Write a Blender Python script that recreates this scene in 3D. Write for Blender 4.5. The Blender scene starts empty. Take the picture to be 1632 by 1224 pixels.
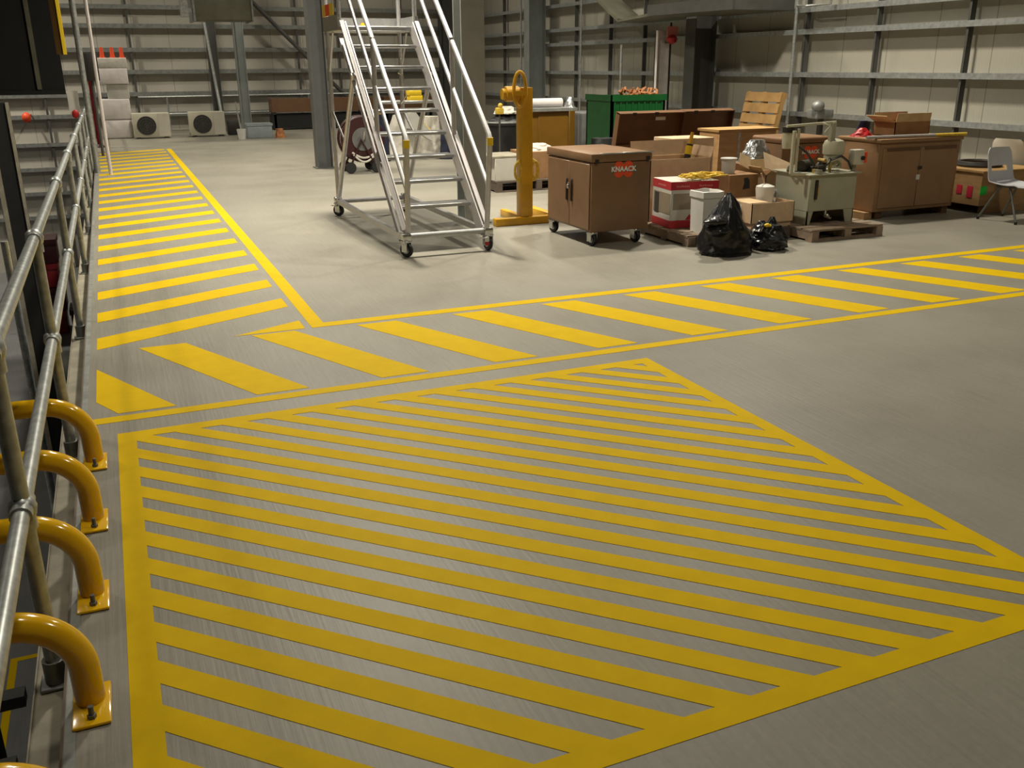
import bpy, bmesh, math, random
from mathutils import Vector, Matrix, noise
random.seed(7)
C = bpy.context.scene.collection
PI = math.pi

# ------------------------------------------------------------------ camera
EYE = Vector((0, 0, 1.8))
FPX = 1456.0
yaw, pitch, roll = 0.400035, 0.335632, -0.0073965
fw = Vector((math.sin(yaw) * math.cos(pitch), math.cos(yaw) * math.cos(pitch), -math.sin(pitch)))
r0 = Vector((math.cos(yaw), -math.sin(yaw), 0)); u0 = r0.cross(fw)
RT = math.cos(roll) * r0 + math.sin(roll) * u0
UP = -math.sin(roll) * r0 + math.cos(roll) * u0
cam = bpy.data.cameras.new('camera'); camo = bpy.data.objects.new('camera', cam); C.objects.link(camo)
cam.sensor_width = 36; cam.lens = 36 * FPX / 1632; cam.clip_start = 0.05; cam.clip_end = 200
camo.matrix_world = Matrix(((RT.x, UP.x, -fw.x, 0), (RT.y, UP.y, -fw.y, 0), (RT.z, UP.z, -fw.z, 1.8), (0, 0, 0, 1)))
bpy.context.scene.camera = camo

# ------------------------------------------------------------------ materials
def mat(name, col, rough=.5, metal=0, var=.12, scale=6, bump=0, bscale=40, col2=None, stretch=None, coat=0, spec=.5, sheen=0):
    m = bpy.data.materials.new(name); m.use_nodes = True
    nt = m.node_tree; b = nt.nodes['Principled BSDF']
    b.inputs['Roughness'].default_value = rough; b.inputs['Metallic'].default_value = metal
    b.inputs['Specular IOR Level'].default_value = spec
    if coat: b.inputs['Coat Weight'].default_value = coat; b.inputs['Coat Roughness'].default_value = .12
    tc = nt.nodes.new('ShaderNodeTexCoord'); src = tc.outputs['Object']
    if stretch:
        mp = nt.nodes.new('ShaderNodeMapping'); mp.inputs['Scale'].default_value = stretch
        nt.links.new(src, mp.inputs[0]); src = mp.outputs[0]
    n = nt.nodes.new('ShaderNodeTexNoise'); n.inputs['Scale'].default_value = scale; n.inputs['Detail'].default_value = 6
    n.inputs['Roughness'].default_value = .6
    nt.links.new(src, n.inputs['Vector'])
    cr = nt.nodes.new('ShaderNodeValToRGB')
    c2 = col2 or tuple(min(1, c * (1 + var)) for c in col)
    c1 = col if col2 else tuple(c * (1 - var) for c in col)
    cr.color_ramp.elements[0].position = .35; cr.color_ramp.elements[1].position = .65
    cr.color_ramp.elements[0].color = (*c1, 1); cr.color_ramp.elements[1].color = (*c2, 1)
    nt.links.new(n.outputs[0], cr.inputs[0]); nt.links.new(cr.outputs[0], b.inputs['Base Color'])
    if bump:
        n2 = nt.nodes.new('ShaderNodeTexNoise'); n2.inputs['Scale'].default_value = bscale; n2.inputs['Detail'].default_value = 4
        nt.links.new(src, n2.inputs['Vector'])
        bp = nt.nodes.new('ShaderNodeBump'); bp.inputs['Strength'].default_value = bump; bp.inputs['Distance'].default_value = .01
        nt.links.new(n2.outputs[0], bp.inputs['Height']); nt.links.new(bp.outputs[0], b.inputs['Normal'])
    return m

def concrete(name, c_lo, c_hi, rough):
    m = bpy.data.materials.new(name); m.use_nodes = True
    nt = m.node_tree; b = nt.nodes['Principled BSDF']; L = nt.links.new
    tc = nt.nodes.new('ShaderNodeTexCoord')
    big = nt.nodes.new('ShaderNodeTexNoise'); big.inputs['Scale'].default_value = .7; big.inputs['Detail'].default_value = 8; big.inputs['Roughness'].default_value = .65
    L(tc.outputs['Object'], big.inputs['Vector'])
    mp = nt.nodes.new('ShaderNodeMapping'); mp.inputs['Scale'].default_value = (30, 1.2, 1); mp.inputs['Rotation'].default_value = (0, 0, math.radians(-14))
    L(tc.outputs['Object'], mp.inputs[0])
    br = nt.nodes.new('ShaderNodeTexNoise'); br.inputs['Scale'].default_value = 2.0; br.inputs['Detail'].default_value = 5
    L(mp.outputs[0], br.inputs['Vector'])
    fine = nt.nodes.new('ShaderNodeTexNoise'); fine.inputs['Scale'].default_value = 45; fine.inputs['Detail'].default_value = 4
    L(tc.outputs['Object'], fine.inputs['Vector'])
    a1 = nt.nodes.new('ShaderNodeMath'); a1.operation = 'MULTIPLY_ADD'; a1.inputs[1].default_value = .45
    L(br.outputs[0], a1.inputs[0]); L(big.outputs[0], a1.inputs[2])
    a2 = nt.nodes.new('ShaderNodeMath'); a2.operation = 'MULTIPLY_ADD'; a2.inputs[1].default_value = .3
    L(fine.outputs[0], a2.inputs[0]); L(a1.outputs[0], a2.inputs[2])
    cr = nt.nodes.new('ShaderNodeValToRGB')
    cr.color_ramp.elements[0].position = .62; cr.color_ramp.elements[1].position = 1.12 if False else 1.0
    cr.color_ramp.elements[0].color = (*c_lo, 1); cr.color_ramp.elements[1].color = (*c_hi, 1)
    L(a2.outputs[0], cr.inputs[0]); L(cr.outputs[0], b.inputs['Base Color'])
    rr = nt.nodes.new('ShaderNodeMapRange'); rr.inputs['To Min'].default_value = rough - .08; rr.inputs['To Max'].default_value = rough + .12
    L(big.outputs[0], rr.inputs['Value']); L(rr.outputs[0], b.inputs['Roughness'])
    bp = nt.nodes.new('ShaderNodeBump'); bp.inputs['Strength'].default_value = .18; bp.inputs['Distance'].default_value = .006
    L(br.outputs[0], bp.inputs['Height']); L(bp.outputs[0], b.inputs['Normal'])
    return m

def panel_mat(name, col, axis, pitch):
    """Micro-rib cladding with a thin dark joint every `pitch` metres along `axis`."""
    m = bpy.data.materials.new(name); m.use_nodes = True
    nt = m.node_tree; b = nt.nodes['Principled BSDF']; L = nt.links.new
    b.inputs['Roughness'].default_value = .5
    g = nt.nodes.new('ShaderNodeNewGeometry'); s = nt.nodes.new('ShaderNodeSeparateXYZ'); L(g.outputs['Position'], s.inputs[0])
    dv = nt.nodes.new('ShaderNodeMath'); dv.operation = 'DIVIDE'; dv.inputs[1].default_value = pitch; L(s.outputs[axis], dv.inputs[0])
    fr = nt.nodes.new('ShaderNodeMath'); fr.operation = 'FRACT'; L(dv.outputs[0], fr.inputs[0])
    lt = nt.nodes.new('ShaderNodeMath'); lt.operation = 'LESS_THAN'; lt.inputs[1].default_value = .012; L(fr.outputs[0], lt.inputs[0])
    n = nt.nodes.new('ShaderNodeTexNoise'); n.inputs['Scale'].default_value = .8; n.inputs['Detail'].default_value = 5; L(g.outputs['Position'], n.inputs['Vector'])
    cr = nt.nodes.new('ShaderNodeValToRGB'); cr.color_ramp.elements[0].position = .3; cr.color_ramp.elements[1].position = .7
    cr.color_ramp.elements[0].color = (*[c * .93 for c in col], 1); cr.color_ramp.elements[1].color = (*[min(1, c * 1.05) for c in col], 1)
    L(n.outputs[0], cr.inputs[0])
    mx = nt.nodes.new('ShaderNodeMix'); mx.data_type = 'RGBA'; L(lt.outputs[0], mx.inputs[0]); L(cr.outputs[0], mx.inputs[6])
    mx.inputs[7].default_value = (*[c * .45 for c in col], 1); L(mx.outputs[2], b.inputs['Base Color'])
    wv = nt.nodes.new('ShaderNodeMath'); wv.operation = 'MULTIPLY'; wv.inputs[1].default_value = 2 * PI / .05; L(s.outputs[axis], wv.inputs[0])
    sn = nt.nodes.new('ShaderNodeMath'); sn.operation = 'SINE'; L(wv.outputs[0], sn.inputs[0])
    bp = nt.nodes.new('ShaderNodeBump'); bp.inputs['Strength'].default_value = .25; bp.inputs['Distance'].default_value = .002
    L(sn.outputs[0], bp.inputs['Height']); L(bp.outputs[0], b.inputs['Normal'])
    return m

M = {}
M['floor'] = concrete('brushed concrete', (.178, .164, .131), (.24, .224, .184), .46)
M['lower'] = concrete('lower concrete', (.13, .13, .135), (.2, .2, .205), .5)
M['paint'] = mat('yellow floor paint', (.62, .41, .001), .6, 0, .04, 9, .05, 120, spec=.06)
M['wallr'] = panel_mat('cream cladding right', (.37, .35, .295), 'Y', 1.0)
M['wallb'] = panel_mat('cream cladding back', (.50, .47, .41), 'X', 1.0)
M['galv'] = mat('galvanised rail', (.36, .38, .38), .45, .55, .18, 14)
M['galvd'] = mat('weathered galvanised', (.27, .28, .27), .5, .5, .2, 10)
M['galvp'] = mat('galvanised tube', (.42, .44, .43), .38, .6, .22, 22)
M['steel'] = mat('grey painted column steel', (.21, .225, .22), .5, .1, .1, 3)
M['steel_shaded'] = mat('column steel with shade painted in', (.115, .12, .12), .5, .1, .1, 3)  # same column steel, shade put into the colour for the left column
M['steel_lifted'] = mat('column steel with light painted in', (.36, .375, .36), .5, .1, .1, 3)  # same column steel, light put into the colour for the column behind the steps
M['steeldk'] = mat('dark steel', (.075, .075, .07), .55, .1, .15, 3)
M['black'] = mat('black steel', (.006, .006, .006), .75, 0, .2, 3)
M['alu'] = mat('aluminium', (.58, .57, .58), .46, .75, .06, 18)
M['alum'] = mat('matt aluminium', (.45, .45, .45), .42, .75, .08, 20)
M['chrome'] = mat('zinc plated', (.6, .6, .58), .25, .9, .1, 20)
M['rubber'] = mat('black rubber', (.012, .012, .013), .55, 0, .2, 10)
M['ygloss'] = mat('gloss yellow enamel', (.84, .48, .006), .16, 0, .04, 5, coat=.6)
M['ymach'] = mat('yellow machine paint', (.62, .33, .012), .38, 0, .08, 6)
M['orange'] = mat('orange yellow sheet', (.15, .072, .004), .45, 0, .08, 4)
M['ylabel'] = mat('yellow plastic', (.8, .55, .02), .4, 0, .05)
M['brown'] = mat('tan brown powder coat', (.205, .112, .055), .42, 0, .1, 3)
M['brown_lifted'] = mat('tan brown with light painted in', (.29, .165, .082), .42, 0, .1, 3)  # same tan brown, lightened in the colour to replace missing front light
M['aluf'] = mat('satin aluminium face', (.50, .475, .48), .45, .35, .05, 12)
M['brownd'] = mat('dark brown lid', (.125, .06, .026), .5, 0, .1, 4)
M['card'] = mat('cardboard', (.60, .43, .275), .8, 0, .09, 9)
M['cardl'] = mat('pale cardboard', (.52, .38, .21), .8, 0, .08, 9)
M['cardd'] = mat('brown cardboard', (.28, .15, .065), .8, 0, .12, 9)
M['ply'] = mat('pine board', (.45, .27, .1), .65, 0, .2, 3, stretch=(1, 1, 6), col2=(.30, .17, .06))
M['plyc'] = mat('plywood crate', (.42, .25, .11), .65, 0, .2, 3, stretch=(1.5, 1.5, 8), col2=(.33, .19, .08))
M['wood'] = mat('worn pallet wood', (.26, .19, .13), .8, 0, .25, 5, .3, 60)
M['woodd'] = mat('dark pallet wood', (.10, .075, .055), .8, 0, .25, 5, .3, 60)
M['bag'] = mat('black polythene', (.008, .008, .010), .28, 0, .2, 8, .35, 28)
M['white'] = mat('white plastic', (.62, .61, .57), .4, 0, .05, 5)
M['whitew'] = mat('white film', (.66, .61, .60), .45, 0, .08, 5, .3, 20)
M['cream'] = mat('cream enamel', (.55, .52, .44), .4, 0, .05, 5)
M['creamac'] = mat('cream cabinet', (.50, .47, .37), .45, 0, .06, 6)
M['fan'] = mat('fan grille', (.03, .027, .024), .6, 0, .2)
M['red'] = mat('red', (.42, .012, .015), .45, 0, .12, 8)
M['redd'] = mat('dark red', (.035, .006, .007), .45, 0, .15, 8)
M['redm'] = mat('deep red enamel', (.16, .008, .012), .4, 0, .1, 8)
M['redo'] = mat('orange red decal', (.75, .075, .02), .5, 0, .05)
M['navy'] = mat('navy cloth', (.012, .016, .04), .85, 0, .2, 10)
M['green'] = mat('green plastic', (.002, .075, .014), .42, 0, .1, 6)
M['lime'] = mat('fluorescent green card', (.01, .55, .05), .6, 0, .03)
M['pink'] = mat('fluorescent red card', (.55, .015, .05), .6, 0, .05)
M['tank'] = mat('grey green machine enamel', (.36, .355, .265), .42, 0, .06, 5)
M['tankl'] = mat('pale green enamel', (.50, .48, .36), .3, 0, .05, 5)
M['tankd'] = mat('oily dark grey', (.05, .045, .035), .4, .3, .3, 12)
M['brass'] = mat('brass fittings', (.5, .36, .12), .35, .8, .2, 20)
M['foil'] = mat('silver foil wrap', (.55, .56, .57), .25, .8, .1, 15, .6, 30)
M['rope'] = mat('yellow rope', (.7, .48, .05), .7, 0, .2, 40)
M['seat'] = mat('pale grey polypropylene', (.55, .56, .60), .45, 0, .04, 5)
M['chairleg'] = mat('grey tube legs', (.16, .16, .15), .4, .5, .1, 10)
M['blue'] = mat('blue grey plastic', (.10, .15, .22), .5, 0, .15)
M['crateb'] = mat('blue grey crate', (.26, .30, .32), .5, 0, .1)
M['bagw'] = mat('woven white sack', (.55, .52, .46), .75, 0, .12, 8, .4, 20)
M['genset'] = mat('grey machine casing', (.13, .13, .125), .5, 0, .15, 5)
M['duct'] = mat('grey duct sheet', (.14, .14, .10), .5, .2, .15, 3)
M['orangen'] = mat('orange netting', (.38, .15, .05), .7, 0, .2, 20)
M['rust'] = mat('brown edge beam', (.10, .07, .045), .6, .2, .3, 6)
M['ledge'] = mat('beige edge flange', (.27, .245, .185), .6, 0, .2, 6)
M['inkw'] = mat('white print', (.75, .75, .72), .5, 0, .02)
M['inkb'] = mat('black print', (.02, .018, .016), .5, 0, .1)
M['boxw'] = mat('white printed carton', (.50, .48, .43), .6, 0, .05, 6)
M['boxr'] = mat('red printed carton', (.40, .012, .02), .55, 0, .06, 6)
M['boxr2'] = mat('pale red print', (.62, .20, .18), .55, 0, .1, 30)
M['boxg'] = mat('tan printed panel', (.24, .19, .13), .6, 0, .1, 6)

# ------------------------------------------------------------------ mesh builder
class MB:
    def __init__(s): s.bm = bmesh.new()
    def _faces(s, vs, fs):
        v = [s.bm.verts.new(p) for p in vs]
        for f in fs:
            try: s.bm.faces.new([v[i] for i in f])
            except ValueError: pass
        return s
    def box(s, x0, y0, z0, x1, y1, z1, X=None):
        p = [Vector(q) for q in ((x0,y0,z0),(x1,y0,z0),(x1,y1,z0),(x0,y1,z0),(x0,y0,z1),(x1,y0,z1),(x1,y1,z1),(x0,y1,z1))]
        if X: p = [X @ q for q in p]
        return s._faces(p, ((0,3,2,1),(4,5,6,7),(0,1,5,4),(1,2,6,5),(2,3,7,6),(3,0,4,7)))
    def rbox(s, x0, y0, z0, x1, y1, z1, b=.01, seg=2, X=None):
        t = bmesh.new(); bmesh.ops.create_cube(t, size=1)
        for v in t.verts: v.co = Vector(((x0+x1)/2+v.co.x*(x1-x0), (y0+y1)/2+v.co.y*(y1-y0), (z0+z1)/2+v.co.z*(z1-z0)))
        bmesh.ops.bevel(t, geom=t.edges[:], offset=b, segments=seg, affect='EDGES', profile=.5)
        return s.merge(t, X)
    def merge(s, t, X=None):
        t.verts.index_update()
        vs = [(X @ v.co) if X else v.co.copy() for v in t.verts]; fs = [[v.index for v in f.verts] for f in t.faces]
        t.free(); return s._faces(vs, fs)
    def bar(s, p, q, w, h, up=(0,0,1)):
        p = Vector(p); q = Vector(q); d = (q-p).normalized(); up = Vector(up)
        if abs(d.dot(up)) > .99: up = Vector((0,1,0))
        a = d.cross(up).normalized(); b = a.cross(d)
        vs = [o + a*(i*w/2) + b*(j*h/2) for o in (p, q) for i, j in ((-1,-1),(1,-1),(1,1),(-1,1))]
        return s._faces(vs, ((0,1,2,3),(7,6,5,4),(0,4,5,1),(1,5,6,2),(2,6,7,3),(3,7,4,0)))
    def tube(s, path, r, n=10, closed=False):
        P = [Vector(p) for p in path]; m = len(P); rings = []; a = None
        for i, p in enumerate(P):
            if closed: d = (P[(i+1) % m] - P[i-1])
            else: d = (P[min(i+1, m-1)] - P[max(i-1, 0)])
            d.normalize()
            if a is None:
                a = d.cross(Vector((0,0,1)))
                if a.length < .05: a = d.cross(Vector((0,1,0)))
            a = (a - d * a.dot(d)).normalized(); b = d.cross(a)
            rr = r[i] if isinstance(r, (list, tuple)) else r
            rings.append([s.bm.verts.new(p + (a*math.cos(2*PI*k/n) + b*math.sin(2*PI*k/n))*rr) for k in range(n)])
        for i in range(m if closed else m-1):
            A, B = rings[i], rings[(i+1) % m]
            for k in range(n): s.bm.faces.new((A[k], A[(k+1) % n], B[(k+1) % n], B[k]))
        if not closed:
            s.bm.faces.new(rings[0][::-1]); s.bm.faces.new(rings[-1])
        return s
    def cyl(s, p, q, r, r2=None, n=20):
        return s.tube([p, q], [r, r if r2 is None else r2], n)
    def lathe(s, c, prof, n=24, axis='z'):
        c = Vector(c); rings = []
        for r, z in prof:
            ring = []
            for k in range(n):
                t = 2*PI*k/n; x, y = r*math.cos(t), r*math.sin(t)
                v = Vector((x, y, z)) if axis == 'z' else (Vector((z, x, y)) if axis == 'x' else Vector((y, z, x)))
                ring.append(s.bm.verts.new(c + v))
            rings.append(ring)
        for A, B in zip(rings, rings[1:]):
            for k in range(n): s.bm.faces.new((A[k], A[(k+1) % n], B[(k+1) % n], B[k]))
        s.bm.faces.new(rings[0][::-1]); s.bm.faces.new(rings[-1]); return s
    def ball(s, c, r, sc=(1,1,1), n=3):
        t = bmesh.new(); bmesh.ops.create_icosphere(t, subdivisions=n, radius=r)
        for v in t.verts: v.co = Vector((v.co.x*sc[0], v.co.y*sc[1], v.co.z*sc[2])) + Vector(c)
        return s.merge(t)
    def torus(s, c, R, r, axis='z', n=28, m=8, sc=(1, 1)):
        pts = []
        for k in range(n):
            t = 2*PI*k/n; x, y = R*math.cos(t)*sc[0], R*math.sin(t)*sc[1]
            pts.append(Vector(c) + (Vector((x,y,0)) if axis == 'z' else (Vector((0,x,y)) if axis == 'x' else Vector((x,0,y)))))
        return s.tube(pts, r, m, closed=True)
    def prism(s, pts, vec):
        P = [Vector(p) for p in pts]; vec = Vector(vec); n = len(P)
        a = [s.bm.verts.new(p) for p in P]; b = [s.bm.verts.new(p+vec) for p in P]
        s.bm.faces.new(a); s.bm.faces.new(b[::-1])
        for i in range(n): s.bm.faces.new((a[i], b[i], b[(i+1) % n], a[(i+1) % n]))
        return s
    def text(s, body, size, X, depth=.002, bold=.0):
        cu = bpy.data.curves.new('lettering', 'FONT'); cu.body = body; cu.size = size; cu.extrude = depth; cu.offset = bold
        cu.align_x = 'CENTER'; cu.align_y = 'CENTER'; cu.resolution_u = 3
        o = bpy.data.objects.new('lettering', cu); C.objects.link(o)
        dg = bpy.context.evaluated_depsgraph_get(); dg.update()
        me = bpy.data.meshes.new_from_object(o.evaluated_get(dg))
        t = bmesh.new(); t.from_mesh(me); bpy.data.objects.remove(o); bpy.data.curves.remove(cu); bpy.data.meshes.remove(me)
        return s.merge(t, X)
    def xf(s, X):
        bmesh.ops.transform(s.bm, matrix=X, verts=s.bm.verts[:]); return s

def world_loc(o):
    v = Vector((0,0,0))
    while o: v += o.location; o = o.parent
    return v

def build(name, mb, m, parent=None, label=None, origin=None, smooth=40):
    bm = mb.bm
    bmesh.ops.recalc_face_normals(bm, faces=bm.faces[:])
    for f in bm.faces: f.smooth = True
    for e in bm.edges:
        if len(e.link_faces) != 2 or e.calc_face_angle(0) > math.radians(smooth): e.smooth = False
    if parent: off = world_loc(parent)
    elif origin is not None: off = Vector(origin)
    else:
        xs = [v.co for v in bm.verts]
        off = Vector(((min(v.x for v in xs)+max(v.x for v in xs))/2, (min(v.y for v in xs)+max(v.y for v in xs))/2, min(v.z for v in xs)))
    for v in bm.verts: v.co -= off
    me = bpy.data.meshes.new(name); bm.to_mesh(me); bm.free(); me.materials.append(M[m] if isinstance(m, str) else m)
    o = bpy.data.objects.new(name, me); C.objects.link(o)
    if parent: o.parent = parent
    else: o.location = off
    if label: o['label'] = label
    return o
def tag(o, label, cat, group=None, kind=None):
    o['label'] = label; o['category'] = cat
    if group: o['group'] = group
    if kind: o['kind'] = kind
    return o
def thing(name, loc, label, cat, group=None):
    o = bpy.data.objects.new(name, None); C.objects.link(o); o.location = loc; o.empty_display_size = .1
    return tag(o, label, cat, group)
def struct(name, mb, m):
    o = build(name, mb, m, origin=(0,0,0)); o['kind'] = 'structure'; return o
def kids(o): return [c for c in bpy.data.objects if c.parent == o]
def dup(root, loc, rz=None, label=None):
    r = root.copy(); C.objects.link(r); r.location = loc
    if rz is not None: r.rotation_euler = (0,0,rz)
    if label: r['label'] = label
    for ch in kids(root):
        c = ch.copy(); C.objects.link(c); c.parent = r
        for g in kids(ch):
            d = g.copy(); C.objects.link(d); d.parent = c
    return r
def Tr(x, y, z, rz=0, rx=0, ry=0):
    return Matrix.Translation((x,y,z)) @ Matrix.Rotation(rz,4,'Z') @ Matrix.Rotation(ry,4,'Y') @ Matrix.Rotation(rx,4,'X')

# ------------------------------------------------------------------ the setting
struct('floor', MB().box(-.355, -6, -.3, 11.65, 31, 0), 'floor')
struct('floor_lower', MB().box(-12, -6, -4.3, -.46, 31, -4), 'lower')
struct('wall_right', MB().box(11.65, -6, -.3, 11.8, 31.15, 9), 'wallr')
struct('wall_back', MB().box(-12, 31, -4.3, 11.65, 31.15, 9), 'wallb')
struct('wall_left', MB().box(-12.15, -6, -4.3, -12, 31.15, 9), 'wallb')
struct('wall_front', MB().box(-12.15, -6.15, -4.3, 11.8, -6, 9), 'wallb')
struct('ceiling', MB().box(-12.15, -6.15, 9, 11.8, 31.15, 9.15), 'steeldk')
struct('trim_1', MB().box(-.362, -6, -.30, -.355, 30.9, -.0), 'rust')
struct('trim_2', MB().box(-.47, -6, -.14, -.362, 30.9, -.125).box(-.475, -6, -.2, -.47, 30.9, -.115), 'ledge')
struct('trim_3', MB().box(-.352, -6, 0, -.322, 30.9, .003), 'galvd')
k = 4
for z in (.95, 1.62, 2.33, 2.69, 3.3, 4.3):          # sheeting rails of the right wall
    t = MB().box(11.45, -5, z-.012, 11.65, 30.8, z+.003).box(11.447, -5, z-.055, 11.455, 30.8, z+.03)
    struct('trim_%d' % k, t, 'galv'); k += 1
for z in (.5, 1.09, 1.72, 2.34, 3.0, 3.52, 4.3):     # sheeting rails of the back wall
    t = MB().box(-11.5, 30.8, z-.012, 11.44, 31.0, z+.003).box(-11.5, 30.795, z-.09, 11.44, 30.803, z+.03)
    struct('trim_%d' % k, t, 'galvd'); k += 1
for z in (-.3, -1.0, -1.7, -2.4):
    t = MB().box(-11.5, 30.8, z-.012, -.5, 31.0, z+.003).box(-11.5, 30.795, z-.07, -.5, 30.803, z+.04)
    struct('trim_%d' % k, t, 'galvd'); k += 1
for y in (7.5, 10.32, 12.1, 13.8, 19.3, 20.9, 22.75, 27.6):  # upright side posts on the right wall rails, their unlit faces painted dark
    t = MB().box(11.47, y-.022, 0, 11.475, y+.022, 5).box(11.47, y-.022, 0, 11.56, y-.018, 5)
    struct('trim_%d' % k, t, 'steeldk'); k += 1
for x in (-3.2, -1.6, .9, 5.8, 7.12, 9.2):
    t = MB().box(x-.03, 30.82, 0 if x > 0 else -4, x+.03, 30.88, 5)
    struct('trim_%d' % k, t, 'steeldk'); k += 1

# ------------------------------------------------------------------ steel columns and overhead steel
def ibeam(mb, x0, x1, y0, y1, z0, z1, t=.02, axis='x'):
    if axis == 'x':     # flanges square to x
        mb.box(x0, y0, z0, x0+t, y1, z1).box(x1-t, y0, z0, x1, y1, z1)
        mb.box(x0+t, (y0+y1)/2-t/2, z0, x1-t, (y0+y1)/2+t/2, z1)
    else:
        mb.box(x0, y0, z0, x1, y0+t, z1).box(x0, y1-t, z0, x1, y1, z1)
        mb.box((x0+x1)/2-t/2, y0+t, z0, (x0+x1)/2+t/2, y1-t, z1)
    return mb
def column(x0, x1, y0, y1, label, m='steel', z0=0, z1=9, plate=True, axis='x'):
    r = thing('steel_column', ((x0+x1)/2, (y0+y1)/2, z0), label, 'column', 'steel columns of the hall')
    build('shaft', ibeam(MB(), x0, x1, y0, y1, z0+(.02 if plate else 0), z1, axis=axis), m, r)
    if plate:
        build('base_plate', MB().box(x0-.04, y0-.04, z0, x1+.04, y1+.04, z0+.02), m, r)
    return r
column(3.49, 3.78, 17.45, 17.72, 'grey steel column left of the aluminium platform steps', 'steel_shaded')
column(3.78, 4.06, 10.33, 10.6, 'grey steel column directly behind the right stair stringer of the steps', 'steel_lifted', axis='y')
column(10.9, 11.4, 16.35, 16.7, 'wide dark steel column against the right wall behind the open tool chests', 'steeldk')  # dark steel colour carries the shade on this column's web
column(10.9, 11.4, 24.4, 24.75, 'grey wall column seen above the yellow lifting mast')
column(2.93, 3.2, 29.4, 29.65, 'dark column at the far wall behind the right condenser unit', 'steeldk')
column(3.55, 3.82, 28.2, 28.45, 'grey far column right of the condenser units beside the blue crate')
column(10.35, 10.85, 30.2, 30.5, 'dark column in the far right corner behind the steps', 'steeldk')
o = build('diagonal_brace', MB().tube([(4.3, 30.45, 3.83), (7.98, 30.45, .05)], .06, 8), 'steeldk')
tag(o, 'dark diagonal steel brace against the far wall', 'brace')
o = build('prop_pole', MB().tube([(2.87, 28.9, 3.0), (3.05, 28.3, 0.02)], .045, 10), 'galvp')
tag(o, 'pale slanting prop pole between the far columns', 'pole')
r = thing('air_duct', (2.9, 26, 2.95), 'grey hanging air duct above the condenser units', 'duct')
build('duct_box', MB().rbox(2.35, 25.6, 2.93, 3.72, 26.8, 3.6, .02), 'duct', r)
build('duct_flange', MB().box(2.30, 25.55, 2.9, 2.35, 26.85, 3.65).box(3.72, 25.55, 2.9, 3.76, 26.85, 3.65), 'galvd', r)
build('hanger_rod', MB().tube([(2.6, 26.2, 3.58), (2.6, 26.2, 9)], .012, 6).tube([(3.5, 26.2, 3.58), (3.5, 26.2, 9)], .012, 6), 'galvd', r)
build('lamp_bracket', MB().box(2.02, 25.7, 3.0, 2.2, 25.95, 3.5).box(2.2, 25.75, 3.1, 2.35, 25.85, 3.2), 'galvp', r, 'pale metal bracket box')
r = thing('overhead_platform', (10.6, 16, 2.66), 'olive grey overhead platform underside at top right beside the wide column', 'platform')
build('soffit', MB().prism([(10.15, 14.1, 2.68), (11.42, 14.1, 2.68), (11.42, 16.2, 2.68), (10.85, 16.2, 2.68), (10.85, 16.85, 2.68), (11.42, 16.85, 2.68), (11.42, 19.3, 2.68), (10.6, 19.0, 2.68), (9.9, 16.5, 2.68)], (0, 0, .05)), 'duct', r)
build('end_slope', MB().prism([(10.6, 19.0, 2.7), (11.42, 19.3, 2.7), (11.42, 21.2, 3.6), (10.5, 20.7, 3.6)], (0, -.05, .05)), 'duct', r)
build('edge_channel', MB().bar((9.9, 16.5, 2.78), (10.15, 14.1, 2.78), .06, .2).bar((10.15, 14.1, 2.78), (11.42, 14.1, 2.78), .06, .2), 'steeldk', r)
r = thing('riser_pipe', (11.2, 13.2, 0), 'pale upright pipe rising to the overhead platform edge at right', 'pipe')
build('pipe', MB().tube([(11.36, 13.93, 0), (11.36, 13.93, 4)], .03), 'galvp', r)
build('branch', MB().tube([(11.36, 13.93, 2.75), (11.2, 13.5, 2.72), (11.2, 13.5, 3.6)], .022).tube([(11.2, 13.5, 2.72), (11.2, 12.9, 2.72), (11.2, 12.9, 3.6)], .022), 'galvp', r)
r = thing('cable_tray', (10.84, 17.0, 0), 'pale vertical cable tray left of the wide dark column', 'cable tray')
build('tray', MB().box(10.52, 17.2, 0, 10.80, 17.23, 2.45).box(10.52, 17.12, 0, 10.53, 17.23, 2.45).box(10.79, 17.12, 0, 10.80, 17.23, 2.45), 'whitew', r)
build('cable', MB().tube([(10.84, 17.15, .3), (10.84, 17.15, 2.6)], .02), 'inkb', r)
r = thing('alarm_sounder', (10.75, 17.05, 2.25), 'red alarm sounder at the top of the pale cable tray', 'alarm')
build('body', MB().lathe((10.78, 17.0, 2.28), [(.02, -.1), (.09, -.06), (.11, .02), (.06, .08)], 16), 'red', r)
build('bracket', MB().box(10.70, 17.0, 2.2, 10.75, 17.13, 2.24), 'steeldk', r)
build('label_plate', MB().box(10.66, 16.98, 2.34, 10.9, 17.02, 2.52), 'boxr2', r, 'pale red plate')
for i, (x, y, z0, z1, l) in enumerate(((10.35, 18.3, 0, 2.2, 'pale conduit pole behind the green crate'), (11.36, 26.0, 0, 4, 'thin pale conduit on the right wall above the white roll'), (11.36, 22.2, 0, 4, 'thin pale conduit on the right wall left of the green crate'))):
    tag(build('conduit_pole', MB().tube([(x, y, z0), (x, y, z1)], .028), 'galvp'), l, 'conduit', 'wall conduits')

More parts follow.
